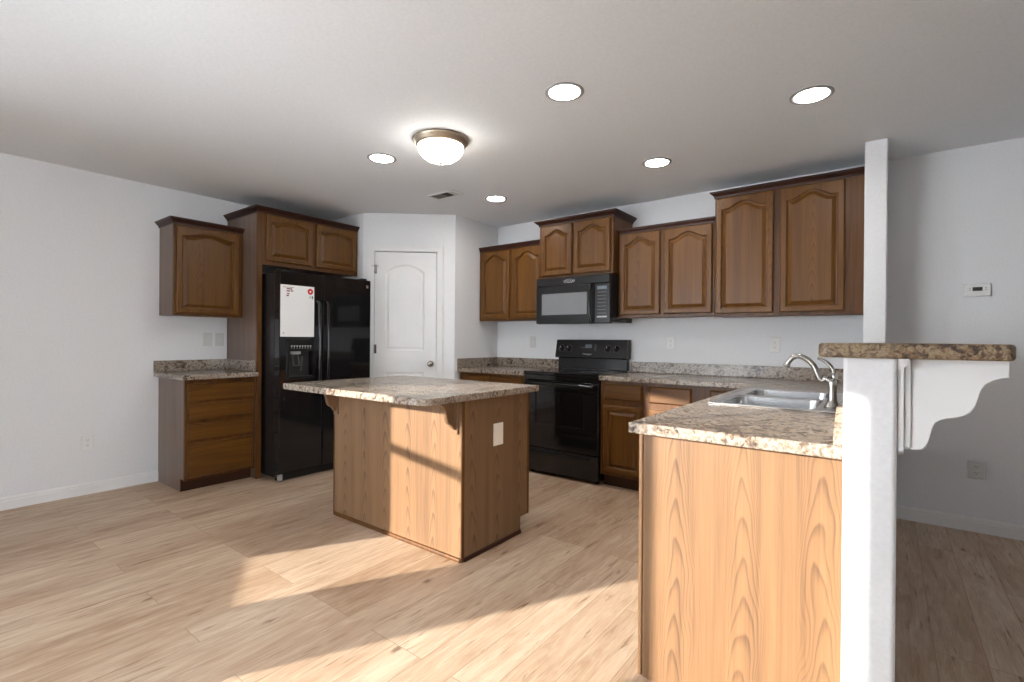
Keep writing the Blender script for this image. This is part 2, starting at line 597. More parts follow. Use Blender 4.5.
# ------------------------------------------------------------------ room shell
H = 2.44
XL, YS = -4.802, 4.244
YR, XR = -3.8, 3.2
# angled window wall behind the viewer: .5x + .866y = -2.635
WN, WM, WC = Vector((0.5, 0.866, 0)), Vector((0.866, -0.5, 0)), -2.635
def wpt(w):
    return WN * WC + WM * w
def w_at_x(x):
    return (x - (WN * WC).x) / WM.x
W_A = w_at_x(XL)
W_B = ((WN * WC).y - YR) / 0.5
PB = wpt(W_B)

struct(MB().prism([(XL - 0.12, YS + 0.12), (XL - 0.12, wpt(W_A).y - 0.15), (PB.x - 0.1, YR - 0.12), (XR + 0.12, YR - 0.12), (XR + 0.12, YS + 0.12)], -0.1, 0.0).build('floor', 'floor'))
struct(MB().prism([(XL - 0.12, YS + 0.12), (XL - 0.12, wpt(W_A).y - 0.15), (PB.x - 0.1, YR - 0.12), (XR + 0.12, YR - 0.12), (XR + 0.12, YS + 0.12)], H, H + 0.1).build('ceiling', 'ceiling'))
struct(MB().box(XL - 0.12, XL, wpt(W_A).y - 0.1, YS + 0.12, 0, H).build('wall_left', 'wall'))
struct(MB().box(XL, XR, YS, YS + 0.12, 0, H).build('wall_back', 'wall'))
struct(MB().plate([YR - 0.12, -3.1, -1.1, YS + 0.12], [0, 0.08, 2.10, H], {(1, 1)}, XR, XR + 0.12, axis='X').build('wall_right', 'wall'))
wf = MB()  # unseen patio window, added to brighten the left wall with sky light
wf.plate([-3.1, -3.06, -2.13, -2.07, -1.14, -1.1], [0.08, 0.12, 2.06, 2.10], {(1, 1), (3, 1)}, XR + 0.03, XR + 0.09, axis='X')
wf = struct(wf.build('fill_window', 'trim'))
MB().box(XR + 0.058, XR + 0.064, -3.06, -1.14, 0.12, 2.06).build('pane', 'glass', wf)
struct(MB().box(PB.x, XR, YR - 0.12, YR, 0, H).build('wall_front', 'wall'))

# window wall in its own frame: local x = w, local y = out of the room
WROT = math.atan2(WM.y, WM.x)
WMAT = Matrix.Translation(WN * WC) @ Matrix.Rotation(WROT, 4, 'Z')
WIN = [(-2.93, -2.388), (-1.89, -0.684)]
SILL, HEAD, RAIL = 0.57, 2.045, 1.31
us = [W_A - 0.02, WIN[0][0], WIN[0][1], WIN[1][0], WIN[1][1], W_B + 0.02]
struct(MB().plate(us, [0, SILL, HEAD, H], {(1, 1), (3, 1)}, -0.12, 0.0, axis='Y', mat=WMAT).build('wall_window', 'wall'))
def window(name, a, b2, mull, rail):
    f = MB()
    w = 0.012
    f.plate([a, a + w, b2 - w, b2], [SILL, SILL + w, HEAD - w, HEAD], {(1, 1)}, -0.09, -0.03, axis='Y', mat=WMAT)
    if mull is not None:
        f.box(mull - 0.022, mull + 0.022, -0.085, -0.04, SILL + w, HEAD - w, mat=WMAT)
    if rail is not None:
        f.box(a + w, b2 - w, -0.085, -0.04, rail - 0.024, rail + 0.024, mat=WMAT)
    o = struct(f.build(name, 'trim'))
    MB().box(a + w, b2 - w, -0.064, -0.058, SILL + w, HEAD - w, mat=WMAT).build('pane', 'glass', o)
window('window_1', *WIN[0], None, RAIL)
window('window_2', *WIN[1], -1.287, None)

# pantry closet in the far left corner: side, angled door wall, return
PA, PBn = Vector((-4.139, 2.972, 0)), Vector((-3.45, 3.564, 0))
PU = (PBn - PA)
PL = PU.length
PROT = math.atan2(PU.y, PU.x)
PMAT = Matrix.Translation(PA) @ Matrix.Rotation(PROT, 4, 'Z')
pw = MB()
pw.box(XL, -4.139, 2.972, 3.082, 0, H)
pw.prism([(PBn.x, PBn.y), (-3.450, YS), (-3.56, YS), (-3.56, 3.63)], 0, H)
D0, D1, DH = 0.111, 0.727, 2.061
pw.plate([0, D0, D1, PL], [0, DH, H], {(1, 0)}, 0.0, 0.11, axis='Y', mat=PMAT)
struct(pw.build('wall_pantry', 'wall'))

# half wall at the end of the peninsula, and the full-height stub behind it
pony = MB()
def rounded_rect(x0, x1, y0, y1, r, corners, n=6):
    """corner order: (x0,y0),(x1,y0),(x1,y1),(x0,y1)"""
    cs = [(x0, y0, math.pi), (x1, y0, 1.5 * math.pi), (x1, y1, 0), (x0, y1, 0.5 * math.pi)]
    out = []
    for i, (x, y, a0) in enumerate(cs):
        if not corners[i]:
            out.append((x, y))
            continue
        cx = x + r if i in (0, 3) else x - r
        cyy = y + r if i in (0, 1) else y - r
        for k in range(n + 1):
            a = a0 + k / n * math.pi / 2
            out.append((cx + r * math.cos(a), cyy + r * math.sin(a)))
    return out
pony.prism(rounded_rect(-0.0935, 0.0205, 1.57, 3.775, 0.012, (1, 1, 0, 0)), 0, 1.148)
struct(pony.build('wall_peninsula', 'wall'))
struct(MB().prism(rounded_rect(-0.122, -0.006, 3.775, YS, 0.010, (1, 1, 0, 0)), 0, H).build('wall_stub', 'wall'))

def baseboard(name, pts_y, mk):
    m = MB()
    prof = [(0, 0), (0.013, 0), (0.013, 0.058), (0.009, 0.066), (0.010, 0.074), (0.004, 0.086), (0, 0.088)]
    return struct(mk(m, prof).build(name, 'trim'))
baseboard('baseboard_left', None, lambda m, pr: m.prism([(XL + a, z) for a, z in pr], wpt(W_A).y + 0.05, 1.456, axis='Y'))
baseboard('baseboard_back', None, lambda m, pr: m.prism([(YS - a, z) for a, z in pr], -0.004, XR, axis='X'))
baseboard('baseboard_right', None, lambda m, pr: m.prism([(XR - a, z) for a, z in pr], YR, YS - 0.02, axis='Y'))

# pantry door, casing, knob, hinges
dr = root('door_1', 'x', 'x', PA, PROT)
del dr['label'], dr['category']
struct(dr)
def arch_loop(x0, x1, z0, z1, rise, inset, y, n=28, sh=0.0, power=1.0, kind='bell'):
    """closed loop: bottom-left, bottom-right, then the top sampled from right to left"""
    x0, x1, z0, z1 = x0 + inset, x1 - inset, z0 + inset, z1 - inset
    pts = [(x0, y, z0), (x1, y, z0)]
    for k in range(n + 1):
        u = 1 - k / n
        if kind == 'bell':
            t = min(1, max(0, (u - sh) / (1 - 2 * sh)))
            a = (0.5 - 0.5 * math.cos(2 * math.pi * t)) ** power
        else:
            a = 1 - (2 * u - 1) ** 2
        pts.append((x0 + (x1 - x0) * u, y, z1 - rise * (1 - a)))
    return pts
slab = MB()
X0, X1, Z0, Z1 = D0 + 0.003, D1 - 0.003, 0.012, DH - 0.005
# upper and lower recessed plank panels are cut into the front of the slab
def door_face(mb, x0, x1, z0, z1, pz0, pz1, px0, px1, rise, yf):
    rect = lambda ins, y: [(x0 + ins, y, z0 + ins), (x1 - ins, y, z0 + ins)] + [(x1 - ins + (x0 - x1 + 2 * ins) * k / 28, y, z1 - ins) for k in range(29)]
    mb.loops([rect(0, yf + 0.034), rect(0, yf + 0.002), rect(0.002, yf),
              arch_loop(px0, px1, pz0, pz1, rise, 0, yf, kind='seg'),
              arch_loop(px0, px1, pz0, pz1, rise, 0.012, yf + 0.007, kind='seg'),
              arch_loop(px0, px1, pz0, pz1, rise, 0.024, yf + 0.0075, kind='seg'),
              arch_loop(px0, px1, pz0, pz1, rise, 0.036, yf + 0.003, kind='seg')])
ZM = 0.985
door_face(slab, X0, X1, ZM, Z1, 1.075, 1.935, D0 + 0.105, D1 - 0.125, 0.075, 0.012)
door_face(slab, X0, X1, Z0, ZM, 0.22, 0.86, D0 + 0.105, D1 - 0.125, 0.0, 0.012)
for k in range(1, 5):                                   # plank lines in the upper panel
    gx = D0 + 0.14 + (D1 - D0 - 0.30) * k / 5
    slab.box(gx - 0.002, gx + 0.002, 0.0125, 0.0160, 1.13, 1.86)
slab.build('slab', 'door', dr)
kb = MB()
kb.lathe([(0.0, 0), (0.031, 0), (0.031, 0.006), (0.014, 0.010), (0.013, 0.028), (0.027, 0.036), (0.029, 0.050), (0.020, 0.060), (0.0, 0.062)], n=28,
         mat=Matrix.Translation((0.670, 0.012, 0.944)) @ Matrix.Rotation(math.pi / 2, 4, 'X'))
o = kb.build('knob', 'nickel', dr)
o['label'] = 'round brushed nickel knob'
for hz in (1.885, 1.09, 0.25):
    hb = MB()
    hb.cyl((D0 + 0.001, 0.004, hz - 0.045), (D0 + 0.001, 0.004, hz + 0.045), 0.006, n=10)
    hb.box(D0 + 0.003, D0 + 0.022, 0.0085, 0.0125, hz - 0.044, hz + 0.044)
    if hz > 1.8:
        hb.cyl((D0 + 0.0, -0.004, hz + 0.03), (D0 + 0.045, -0.022, hz + 0.03), 0.003, n=8)
        hb.cyl((D0 - 0.004, 0.0, hz + 0.03), (D0 - 0.022, -0.02, hz + 0.03), 0.003, n=8)
    hb.build('hinge', 'nickel', dr)
cs = MB()
def casing(mb, w, d0):
    a0, a1 = D0 - 0.006, D1 + 0.006
    for s, xx in ((-1, a0), (1, a1)):
        for q0, q1, dd in ((0.0, 0.016, 0.008), (0.016, 0.040, 0.012), (0.040, w, 0.017)):
            lo, hi = sorted((xx + s * q0, xx + s * q1))
            mb.box(lo, hi, -dd, -0.0005, 0, DH + 0.006 + q1, mat=PMAT)
    for q0, q1, dd in ((0.0, 0.016, 0.008), (0.016, 0.040, 0.012), (0.040, w, 0.017)):
        mb.box(a0 - q0, a1 + q0, -dd, -0.0005, DH + 0.006 + q0, DH + 0.006 + q1, mat=PMAT)
casing(cs, 0.057, 0)
struct(cs.build('trim_1', 'trim'))
jm = MB()
jm.plate([D0 + 0.0002, D0 + 0.0025, D1 - 0.0025, D1 - 0.0002], [0, DH - 0.0045, DH - 0.0002], {(1, 0)}, 0.05, 0.10, axis='Y', mat=PMAT)
struct(jm.build('trim_2', 'trim'))

# ------------------------------------------------------------------ cabinet pieces (local: x along, y=0 wall, -y front)
def panel_door(x0, x1, z0, z1, yb, t=0.022, arch=0.0, rail=0.044, sh=0.06):
    mb = MB()
    n = 28
    yf = yb - t
    rect = lambda ins, y: [(x0 + ins, y, z0 + ins), (x1 - ins, y, z0 + ins)] + [(x1 - ins + (x0 - x1 + 2 * ins) * k / n, y, z1 - ins) for k in range(n + 1)]
    A = lambda ins, y: arch_loop(x0 + rail, x1 - rail, z0 + rail, z1 - rail, arch, ins, y, n, sh, 0.9)
    mb.loops([rect(0, yb), rect(0, yf + 0.007), rect(0.005, yf + 0.001), rect(0.008, yf),
              A(-0.008, yf), A(-0.003, yf + 0.004), A(0.0, yf + 0.015), A(0.006, yf + 0.016), A(0.028, yf + 0.004), A(0.030, yf + 0.003)])
    return mb

def crown(mb, x0, x1, yf, z0, z1, out, left, right):
    h = z1 - z0
    prof = [(0.0, 0), (0.007, 0), (0.008, 0.22 * h), (0.3 * out, 0.34 * h), (0.62 * out, 0.55 * h), (0.80 * out, 0.70 * h), (0.82 * out, 0.76 * h), (out, 0.80 * h), (out, h)]
    rows = []
    for o, dz in prof:
        pts = []
        xa = x0 - o if left else x0
        xb = x1 + o if right else x1
        if left:
            pts.append((xa, 0, z0 + dz))
        pts.append((xa, yf - o, z0 + dz))
        pts.append((xb, yf - o, z0 + dz))
        if right:
            pts.append((xb, 0, z0 + dz))
        rows.append(pts)
    # back row closes the top and the inside
    def inner(z, d=0.012):
        pts = []
        if left:
            pts.append((x0 + d, 0, z))
        pts.append((x0 + (d if left else 0), yf + d, z))
        pts.append((x1 - (d if right else 0), yf + d, z))
        if right:
            pts.append((x1 - d, 0, z))
        return pts
    rows.append(inner(z1))
    rows.append(inner(z0))
    t = bmesh.new()
    R = [[t.verts.new(p) for p in r] for r in rows]
    nn = len(R)
    for i in range(nn):
        a, b2 = R[i], R[(i + 1) % nn]
        for k in range(len(a) - 1):
            t.faces.new((a[k], a[k + 1], b2[k + 1], b2[k]))
    t.faces.new([r[0] for r in R])
    t.faces.new([r[-1] for r in reversed(R)])
    bmesh.ops.recalc_face_normals(t, faces=t.faces)
    mb._add(t)
    return mb

def wall_cab(r, x0, x1, z0, z1, depth, doors, dz0, dz1, arch, cz0, cz1, out, left, right, side='oak_flat'):
    """wall cabinet: carcass, face frame, arched doors, crown"""
    MB().box(x0 + 0.001, x1 - 0.001, -depth + 0.019, -0.001, z0 + 0.006, z1, 0.001).build('carcass', side, r)
    us = [x0, doors[0][0] + 0.012]
    for a, b2 in zip(doors, doors[1:]):
        us += [a[1] - 0.012, b2[0] + 0.012]
    us += [doors[-1][1] - 0.012, x1]
    holes = {(i, 1) for i in range(1, len(us) - 1, 2)}
    MB().plate(us, [z0, dz0 + 0.012, dz1 - 0.012, z1], holes, -depth, -depth + 0.019, axis='Y', b=0.0012).build('face_frame', 'oak_flat', r)
    for a, b2 in doors:
        panel_door(a, b2, dz0, dz1, -depth - 0.0005, arch=arch).build('door', 'oak', r)
    crown(MB(), x0, x1, -depth, cz0, cz1, out, left, right).build('crown_moulding', 'crown', r)

R90 = math.pi / 2

# --- left wall: upper cabinet (local x = world y)
r = root('wall_cabinet', 'single-door oak wall cabinet alone on the left wall above the two light switches', 'cabinet', (XL, 1.457, 0), R90)
wall_cab(r, 0.0, 0.526, 1.366, 2.10, 0.312, [(0.016, 0.487)], 1.386, 2.083, 0.035, 2.094, 2.142, 0.034, True, False, side='side')

# --- refrigerator surround
r = root('refrigerator_surround', 'tall oak refrigerator surround with side panel and two-door cabinet above the refrigerator', 'cabinet', (XL, 1.985, 0), R90)
MB().box(0.0, 0.019, -0.557, -0.001, 0.0, 2.262, 0.001).build('side_panel', 'side', r)
MB().box(0.0, 0.040, -0.577, -0.5575, 0.0, 1.815, 0.0015).build('stile', 'oak_flat', r)
MB().box(0.0195, 0.980, -0.557, -0.001, 1.824, 2.262, 0.001).build('carcass', 'side', r)
MB().plate([0.0, 0.080, 0.475, 0.540, 0.943, 0.981], [1.816, 1.862, 2.236, 2.262], {(1, 1), (3, 1)}, -0.577, -0.5575, axis='Y', b=0.0012).build('face_frame', 'oak_flat', r)
for a, b2 in ((0.067, 0.487), (0.527, 0.956)):
    panel_door(a, b2, 1.850, 2.250, -0.5775, arch=0.028).build('door', 'oak', r)
crown(MB(), 0.0, 0.981, -0.577, 2.255, 2.304, 0.036, True, False).build('crown_moulding', 'crown', r)

# --- left base cabinet with four drawers
r = root('base_cabinet', 'oak base cabinet with four drawers against the left wall beside the refrigerator surround', 'cabinet', (XL, 1.457, 0), R90)
MB().prism([(-0.001, 0.0), (-0.475, 0.0), (-0.475, 0.10), (-0.535, 0.10), (-0.535, 0.866), (-0.001, 0.866)], 0.0, 0.526, axis='X').build('carcass', 'side', r)
MB().plate([0.0, 0.035, 0.488, 0.526], [0.092, 0.130, 0.355, 0.412, 0.508, 0.569, 0.661, 0.717, 0.816, 0.866], {(1, 1), (1, 3), (1, 5), (1, 7)}, -0.555, -0.5355, axis='Y', b=0.0012).build('face_frame', 'oak_flat', r)
for z0, z1 in ((0.112, 0.370), (0.397, 0.523), (0.554, 0.676), (0.702, 0.831)):
    MB().loops([[(x0 + i, y, za + i), (x1 - i, y, za + i), (x1 - i, y, zb - i), (x0 + i, y, zb - i)]
                for x0, x1, za, zb in ((0.020, 0.503, z0, z1),) for i, y in ((0, -0.5555), (0, -0.567), (0.008, -0.5785), (0.0085, -0.5788))]).build('drawer', 'oak_drawer', r)
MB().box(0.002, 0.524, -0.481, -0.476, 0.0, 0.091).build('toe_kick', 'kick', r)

r = root('countertop', 'small brown stone-pattern countertop on the four-drawer cabinet with backsplash', 'countertop', (XL, 1.42, 0), R90)
MB().box(0.0, 0.562, -0.615, -0.001, 0.8675, 0.905, 0.005, 2).build('slab', 'granite', r)
b_ = MB()
b_.box(0.0, 0.562, -0.021, -0.001, 0.906, 0.997, 0.003)
b_.build('backsplash', 'granite', r)
MB().box(0.542, 0.562, -0.565, -0.0215, 0.906, 0.997, 0.003).build('side_splash', 'granite', r)

# --- stove wall uppers (local x = world x)
def upper_root(name, label):
    return root(name, label, 'cabinet', (0, YS, 0), 0, 'oak wall cabinets along the back wall')
r = root('wall_cabinet', 'two-door oak wall cabinet in the far corner left of the microwave', 'cabinet', (-3.444, YS, 0), 0, 'oak wall cabinets along the back wall')
def sh(spans, x):
    return [(a - x, b2 - x) for a, b2 in spans]
wall_cab(r, 0, 0.821, 1.386, 2.12, 0.31, sh([(-3.412, -3.040), (-2.998, -2.640)], -3.444), 1.405, 2.103, 0.055, 2.114, 2.160, 0.02, False, False)
r = root('wall_cabinet', 'shorter two-door oak wall cabinet standing proud directly above the black microwave', 'cabinet', (-2.620, YS, 0), 0, 'oak wall cabinets along the back wall')
wall_cab(r, 0, 0.757, 1.764, 2.262, 0.394, sh([(-2.587, -2.265), (-2.240, -1.886)], -2.62), 1.786, 2.246, 0.045, 2.256, 2.306, 0.042, True, True)
r = root('wall_cabinet', 'two-door oak wall cabinet between the microwave and the taller right cabinet', 'cabinet', (-1.853, YS, 0), 0, 'oak wall cabinets along the back wall')
wall_cab(r, 0, 0.794, 1.386, 2.11, 0.31, sh([(-1.832, -1.482), (-1.447, -1.072)], -1.853), 1.410, 2.096, 0.050, 2.104, 2.146, 0.02, False, False)
r = root('wall_cabinet', 'tallest two-door oak wall cabinet at the right end next to the white stub wall', 'cabinet', (-1.056, YS, 0), 0, 'oak wall cabinets along the back wall')
wall_cab(r, 0, 0.931, 1.376, 2.285, 0.31, sh([(-1.045, -0.654), (-0.610, -0.230)], -1.056), 1.400, 2.274, 0.050, 2.282, 2.328, 0.034, True, False)

# --- stove wall bases
def slab_front(x0, x1, z0, z1, yb, t=0.022):
    return MB().loops([[(x0 + i, y, z0 + i), (x1 - i, y, z0 + i), (x1 - i, y, z1 - i), (x0 + i, y, z1 - i)]
                       for i, y in ((0, yb), (0, yb - t * 0.45), (0.010, yb - t), (0.0105, yb - t - 0.0002))])
def base_cab(r, x0, x1, fronts, depth=0.606, toe=0.07):
    MB().prism([(-0.001, 0.0), (-depth + toe, 0.0), (-depth + toe, 0.10), (-depth + 0.020, 0.10), (-depth + 0.020, 0.8665), (-0.001, 0.8665)], x0, x1, axis='X').build('carcass', 'oak_flat', r)
    us = [x0]
    for a, b2 in fronts:
        us += [a + 0.012, b2 - 0.012]
    us.append(x1)
    holes = set()
    for i in range(1, len(us) - 1, 2):
        holes |= {(i, 1), (i, 3)}
    MB().plate(us, [0.10, 0.14, 0.66, 0.72, 0.83, 0.8665], holes, -depth, -depth + 0.0195, axis='Y', b=0.0012).build('face_frame', 'oak_flat', r)
    for a, b2 in fronts:
        slab_front(a, b2, 0.714, 0.841, -depth - 0.0005).build('drawer', 'oak_drawer', r)
        panel_door(a, b2, 0.130, 0.667, -depth - 0.0005).build('door', 'oak', r)
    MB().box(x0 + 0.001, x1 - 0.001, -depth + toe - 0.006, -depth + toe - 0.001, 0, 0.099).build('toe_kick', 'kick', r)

r = root('base_cabinet', 'oak base cabinet in the far corner left of the range, mostly behind the island', 'cabinet', (-3.444, YS, 0), 0, 'oak base cabinets along the back wall')
base_cab(r, 0, 0.819, sh([(-3.372, -3.054), (-3.014, -2.665)], -3.444))
r = root('base_cabinet', 'narrow one-door oak base cabinet directly right of the black range', 'cabinet', (-1.862, YS, 0), 0, 'oak base cabinets along the back wall')
base_cab(r, 0, 0.385, sh([(-1.828, -1.505)], -1.862))
r = root('base_cabinet', 'oak base cabinet with the sunlit drawer, second to the right of the range', 'cabinet', (-1.476, YS, 0), 0, 'oak base cabinets along the back wall')
base_cab(r, 0, 0.786, sh([(-1.447, -1.130), (-1.000, -0.72)], -1.476))

r = root('countertop', 'brown stone-pattern corner countertop left of the range with backsplash on two walls', 'countertop', (-3.448, YS, 0), 0)
MB().box(0, 0.826, -0.645, -0.001, 0.8675, 0.905, 0.005, 2).build('slab', 'granite', r)
MB().box(0.0, 0.826, -0.021, -0.001, 0.906, 0.998, 0.003).build('backsplash', 'granite', r)
MB().box(0.0, 0.020, -0.645, -0.0215, 0.906, 0.998, 0.003).build('side_splash', 'granite', r)

# --- peninsula cabinet: end panel faces the viewer, doors face the kitchen
r = root('peninsula_cabinet', 'oak peninsula cabinet with a big sunlit grained end panel against the white half wall', 'cabinet', (-0.102, 1.665, 0), -R90)
# local x runs towards the viewer (-world y), local -y faces world -x, so place by world and rotate back
ML = Matrix.Rotation(R90, 4, 'Z') @ Matrix.Translation((0.102, -1.665, 0))
def pen(mb, name, mat):
    bmesh.ops.transform(mb.bm, matrix=ML, verts=mb.bm.verts)
    return mb.build(name, mat, r)
c_ = MB()
pts = [(-0.104, 0.0), (-0.600, 0.0), (-0.600, 0.10), (-0.665, 0.10), (-0.665, 0.8665), (-0.104, 0.8665)]
c_.plate([-0.655, -0.104], [1.690, 2.30, 3.26, 3.615], {(0, 1)}, 0.10, 0.8665, axis='Z')
c_.box(-0.655, -0.104, 2.30, 3.26, 0.10, 0.70)
c_.box(-0.600, -0.104, 1.690, 3.615, 0.0, 0.0995)
pen(c_, 'carcass', 'oak_flat')
pen(MB().box(-0.684, -0.097, 1.667, 1.6895, 0.0, 0.8665, 0.0012), 'end_panel', 'panel')
pen(MB().box(-0.702, -0.6875, 1.668, 1.688, 0.0, 0.8665, 0.003), 'corner_moulding', 'panel')
pen(MB().plate([1.6905, 1.73, 2.28, 2.34, 2.74, 2.80, 3.20, 3.60], [0.10, 0.14, 0.66, 0.72, 0.83, 0.8665], {(1, 1), (3, 1), (5, 1), (1, 3), (3, 3), (5, 3)}, -0.674, -0.6555, axis='X', b=0.001), 'face_frame', 'oak_flat')
def turn(mb):
    """a front built facing -Y becomes one facing -X"""
    bmesh.ops.transform(mb.bm, matrix=Matrix(((0, 1, 0, 0), (1, 0, 0, 0), (0, 0, 1, 0), (0, 0, 0, 1))), verts=mb.bm.verts)
    bmesh.ops.reverse_faces(mb.bm, faces=mb.bm.faces)
    return mb
for a, b2 in ((1.72, 2.29), (2.33, 2.75), (2.79, 3.21)):
    pen(turn(slab_front(a, b2, 0.714, 0.841, -0.6745)), 'drawer', 'oak_drawer')
    pen(turn(panel_door(a, b2, 0.130, 0.667, -0.6745)), 'door', 'oak')

# --- L-shaped worktop with sink cut-out
SX0, SX1, SY0, SY1 = -0.652, -0.135, 2.335, 3.235
r = root('countertop', 'long L-shaped stone-pattern countertop running from the range around to the peninsula sink', 'countertop', (-0.72, 3.6, 0), 0)
OFF = (-0.72, 3.6, 0)
us = [-1.863, -0.719, SX0 + 0.012, SX1 - 0.012, -0.124, -0.095]
vs = [1.612, SY0 + 0.012, SY1 - 0.012, 3.599, 3.772, YS - 0.001]
holes = {(0, 0), (0, 1), (0, 2), (2, 1), (4, 4)}
MB().plate(us, vs, holes, 0.8675, 0.905, b=0.005).build('slab', 'granite', r, OFF)
MB().box(-1.863, -0.124, YS - 0.021, YS - 0.001, 0.906, 1.000, 0.003).build('backsplash', 'granite', r, OFF)
MB().prism([(1.614, 0.906), (3.773, 0.906), (3.773, 1.000), (1.715, 1.000), (1.614, 0.938)], -0.118, -0.095, axis='X', b=0.002).build('side_splash', 'granite', r, OFF)

# --- bar top on the half wall and its bracket
o = MB().prism(rounded_rect(-0.148, 0.228, 1.535, 3.772, 0.02, (1, 1, 1, 1)), 1.1495, 1.1875, b=0.008, seg=3).build('bar_top', 'granite_bar', None, (0.04, 2.65, 1.1495))
o.location = (0.04, 2.65, 1.1495)
tag(o, 'raised brown speckled bar top on the white half wall beside the sink', 'bar top')
r = root('bracket', 'white scalloped support bracket under the raised bar top on the half wall', 'bracket', (0.0205, 1.62, 0.9), 0)
OFF = (0.0205, 1.62, 0.9)
def cpx(x, y):                                           # outline read at the bracket's own distance, 4.55 px per px
    return (0.02 + ((900 + x / 4.55) - 897) * 0.001838, 1.140 - ((y - 145) / 4.55) * 0.00258)
curve = [(490, 200), (455, 203), (425, 212), (396, 228), (376, 250), (366, 275), (359, 302), (346, 332), (325, 355), (298, 370), (262, 379), (224, 384), (194, 393), (170, 410), (157, 432), (149, 462), (142, 490), (130, 513), (110, 528), (88, 534)]
pts = [cpx(*q) for q in curve]
pts = [(0.0485, 1.1485), (0.2245, 1.1485), (0.2245, pts[0][1])] + pts[1:] + [(0.0485, pts[-1][1])]
MB().prism(pts, 1.602, 1.640, axis='Y', b=0.0012).build('scroll', 'trim', r, OFF)
bp_ = MB()
bp_.prism([(1.585, 1.1485), (1.657, 1.1485), (1.657, 0.93)] + [(1.621 + 0.036 * math.cos(a), 0.918 + 0.018 * math.sin(a)) for a in [-k * math.pi / 12 for k in range(13)]] + [(1.585, 0.93)], 0.0215, 0.034, axis='X', b=0.001)
bp_.prism([(1.594, 1.1485), (1.648, 1.1485), (1.648, 0.925), (1.594, 0.925)], 0.0341, 0.048, axis='X', b=0.002)
bp_.build('back_plate', 'trim', r, OFF)
MB().prism([(0.0215, 1.1485), (0.044, 1.1485), (0.044, 1.138), (0.036, 1.130), (0.030, 1.122), (0.0215, 1.120)], 1.572, 1.5845, axis='Y').build('cap_moulding', 'trim', r, OFF)

# --- sink
r = root('sink', 'double-bowl stainless steel sink set into the peninsula countertop', 'sink', ((SX0 + SX1) / 2, (SY0 + SY1) / 2, 0.905), 0)
OFF = ((SX0 + SX1) / 2, (SY0 + SY1) / 2, 0.905)
YM0, YM1 = 2.765, 2.800
BX0, BX1 = SX0 + 0.034, SX1 - 0.105
MB().plate([SX0, BX0, BX1, SX1], [SY0, SY0 + 0.028, YM0, YM1, SY1 - 0.035, SY1], {(1, 1), (1, 3)}, 0.9055, 0.9115, b=0.002).build('rim', 'steel', r, OFF)
def rrect(x0, x1, y0, y1, rad, z, n=6):
    return [(p[0], p[1], z) for p in rounded_rect(x0, x1, y0, y1, rad, (1, 1, 1, 1), n)]
for y0, y1 in ((SY0 + 0.028, YM0), (YM1, SY1 - 0.035)):
    bw = MB()
    bw.loops([rrect(BX0, BX1, y0, y1, 0.05, 0.9105), rrect(BX0 + 0.003, BX1 - 0.003, y0 + 0.003, y1 - 0.003, 0.05, 0.905),
              rrect(BX0 + 0.012, BX1 - 0.012, y0 + 0.012, y1 - 0.012, 0.06, 0.76), rrect(BX0 + 0.035, BX1 - 0.035, y0 + 0.035, y1 - 0.035, 0.06, 0.735),
              rrect(BX0 + 0.14, BX1 - 0.14, y0 + 0.14, y1 - 0.14, 0.03, 0.73)], close_first=False, close_last=True)
    # corner fillets so the square cut-out meets the rounded bowl
    for cx_, cy_, sx_, sy_ in ((BX0, y0, 1, 1), (BX1, y0, -1, 1), (BX1, y1, -1, -1), (BX0, y1, 1, -1)):
        t = bmesh.new()
        arc = [(cx_ + sx_ * (0.05 - 0.05 * math.cos(a)), cy_ + sy_ * (0.05 - 0.05 * math.sin(a))) for a in [k * math.pi / 12 for k in range(7)]]
        vv = [t.verts.new((cx_, cy_, 0.9112))] + [t.verts.new((*q, 0.9112)) for q in arc]
        f = t.faces.new(vv)
        if f.normal.z < 0:
            f.normal_flip()
        f.normal_update()
        bmesh.ops.recalc_face_normals(t, faces=t.faces)
        bw._add(t)
    bo = bw.build('bowl', 'steel', r, OFF)
    MB().lathe([(0.0, 0.0), (0.03, 0.0), (0.042, 0.004), (0.044, 0.0)], ((BX0 + BX1) / 2, (y0 + y1) / 2, 0.7305), 24).build('drain', 'nickel', bo, OFF)

# --- faucet
FX, FY, FZ = -0.187, 2.50, 0.9117
r = root('faucet', 'brushed nickel gooseneck faucet with a lever handle behind the sink', 'faucet', (FX, FY, FZ), 0)
OFF = (FX, FY, FZ)
MB().lathe([(0, 0), (0.030, 0), (0.030, 0.004), (0.022, 0.012), (0.017, 0.03), (0.0155, 0.07), (0.0165, 0.085), (0.018, 0.105), (0.016, 0.118), (0, 0.122)], (FX, FY, FZ), 28).build('body', 'nickel', r, OFF)
sp = smoothstep_pts([(FX - 0.002, FY, FZ + 0.100), (FX - 0.020, FY, FZ + 0.122), (FX - 0.036, FY, FZ + 0.112), (FX - 0.050, FY, FZ + 0.128), (FX - 0.066, FY, 1.082), (FX - 0.088, FY, 1.109), (FX - 0.120, FY, 1.126), (FX - 0.146, FY, 1.121), (FX - 0.164, FY, 1.102), (FX - 0.172, FY, 1.086)], 6)
MB().tube(sp, [0.014 if i < 10 else 0.0115 for i in range(len(sp))], 14).build('spout', 'nickel', r, OFF)
MB().cyl((FX - 0.170, FY, 1.092), (FX - 0.174, FY, 1.078), 0.0135, 0.0130, 16).build('nozzle', 'nickel', r, OFF)
hd = MB()
hd.tube([(FX + 0.006, FY + 0.012, FZ + 0.105), (FX + 0.006, FY + 0.014, FZ + 0.135), (FX + 0.003, FY + 0.015, FZ + 0.158)], [0.015, 0.0125, 0.008], 14)
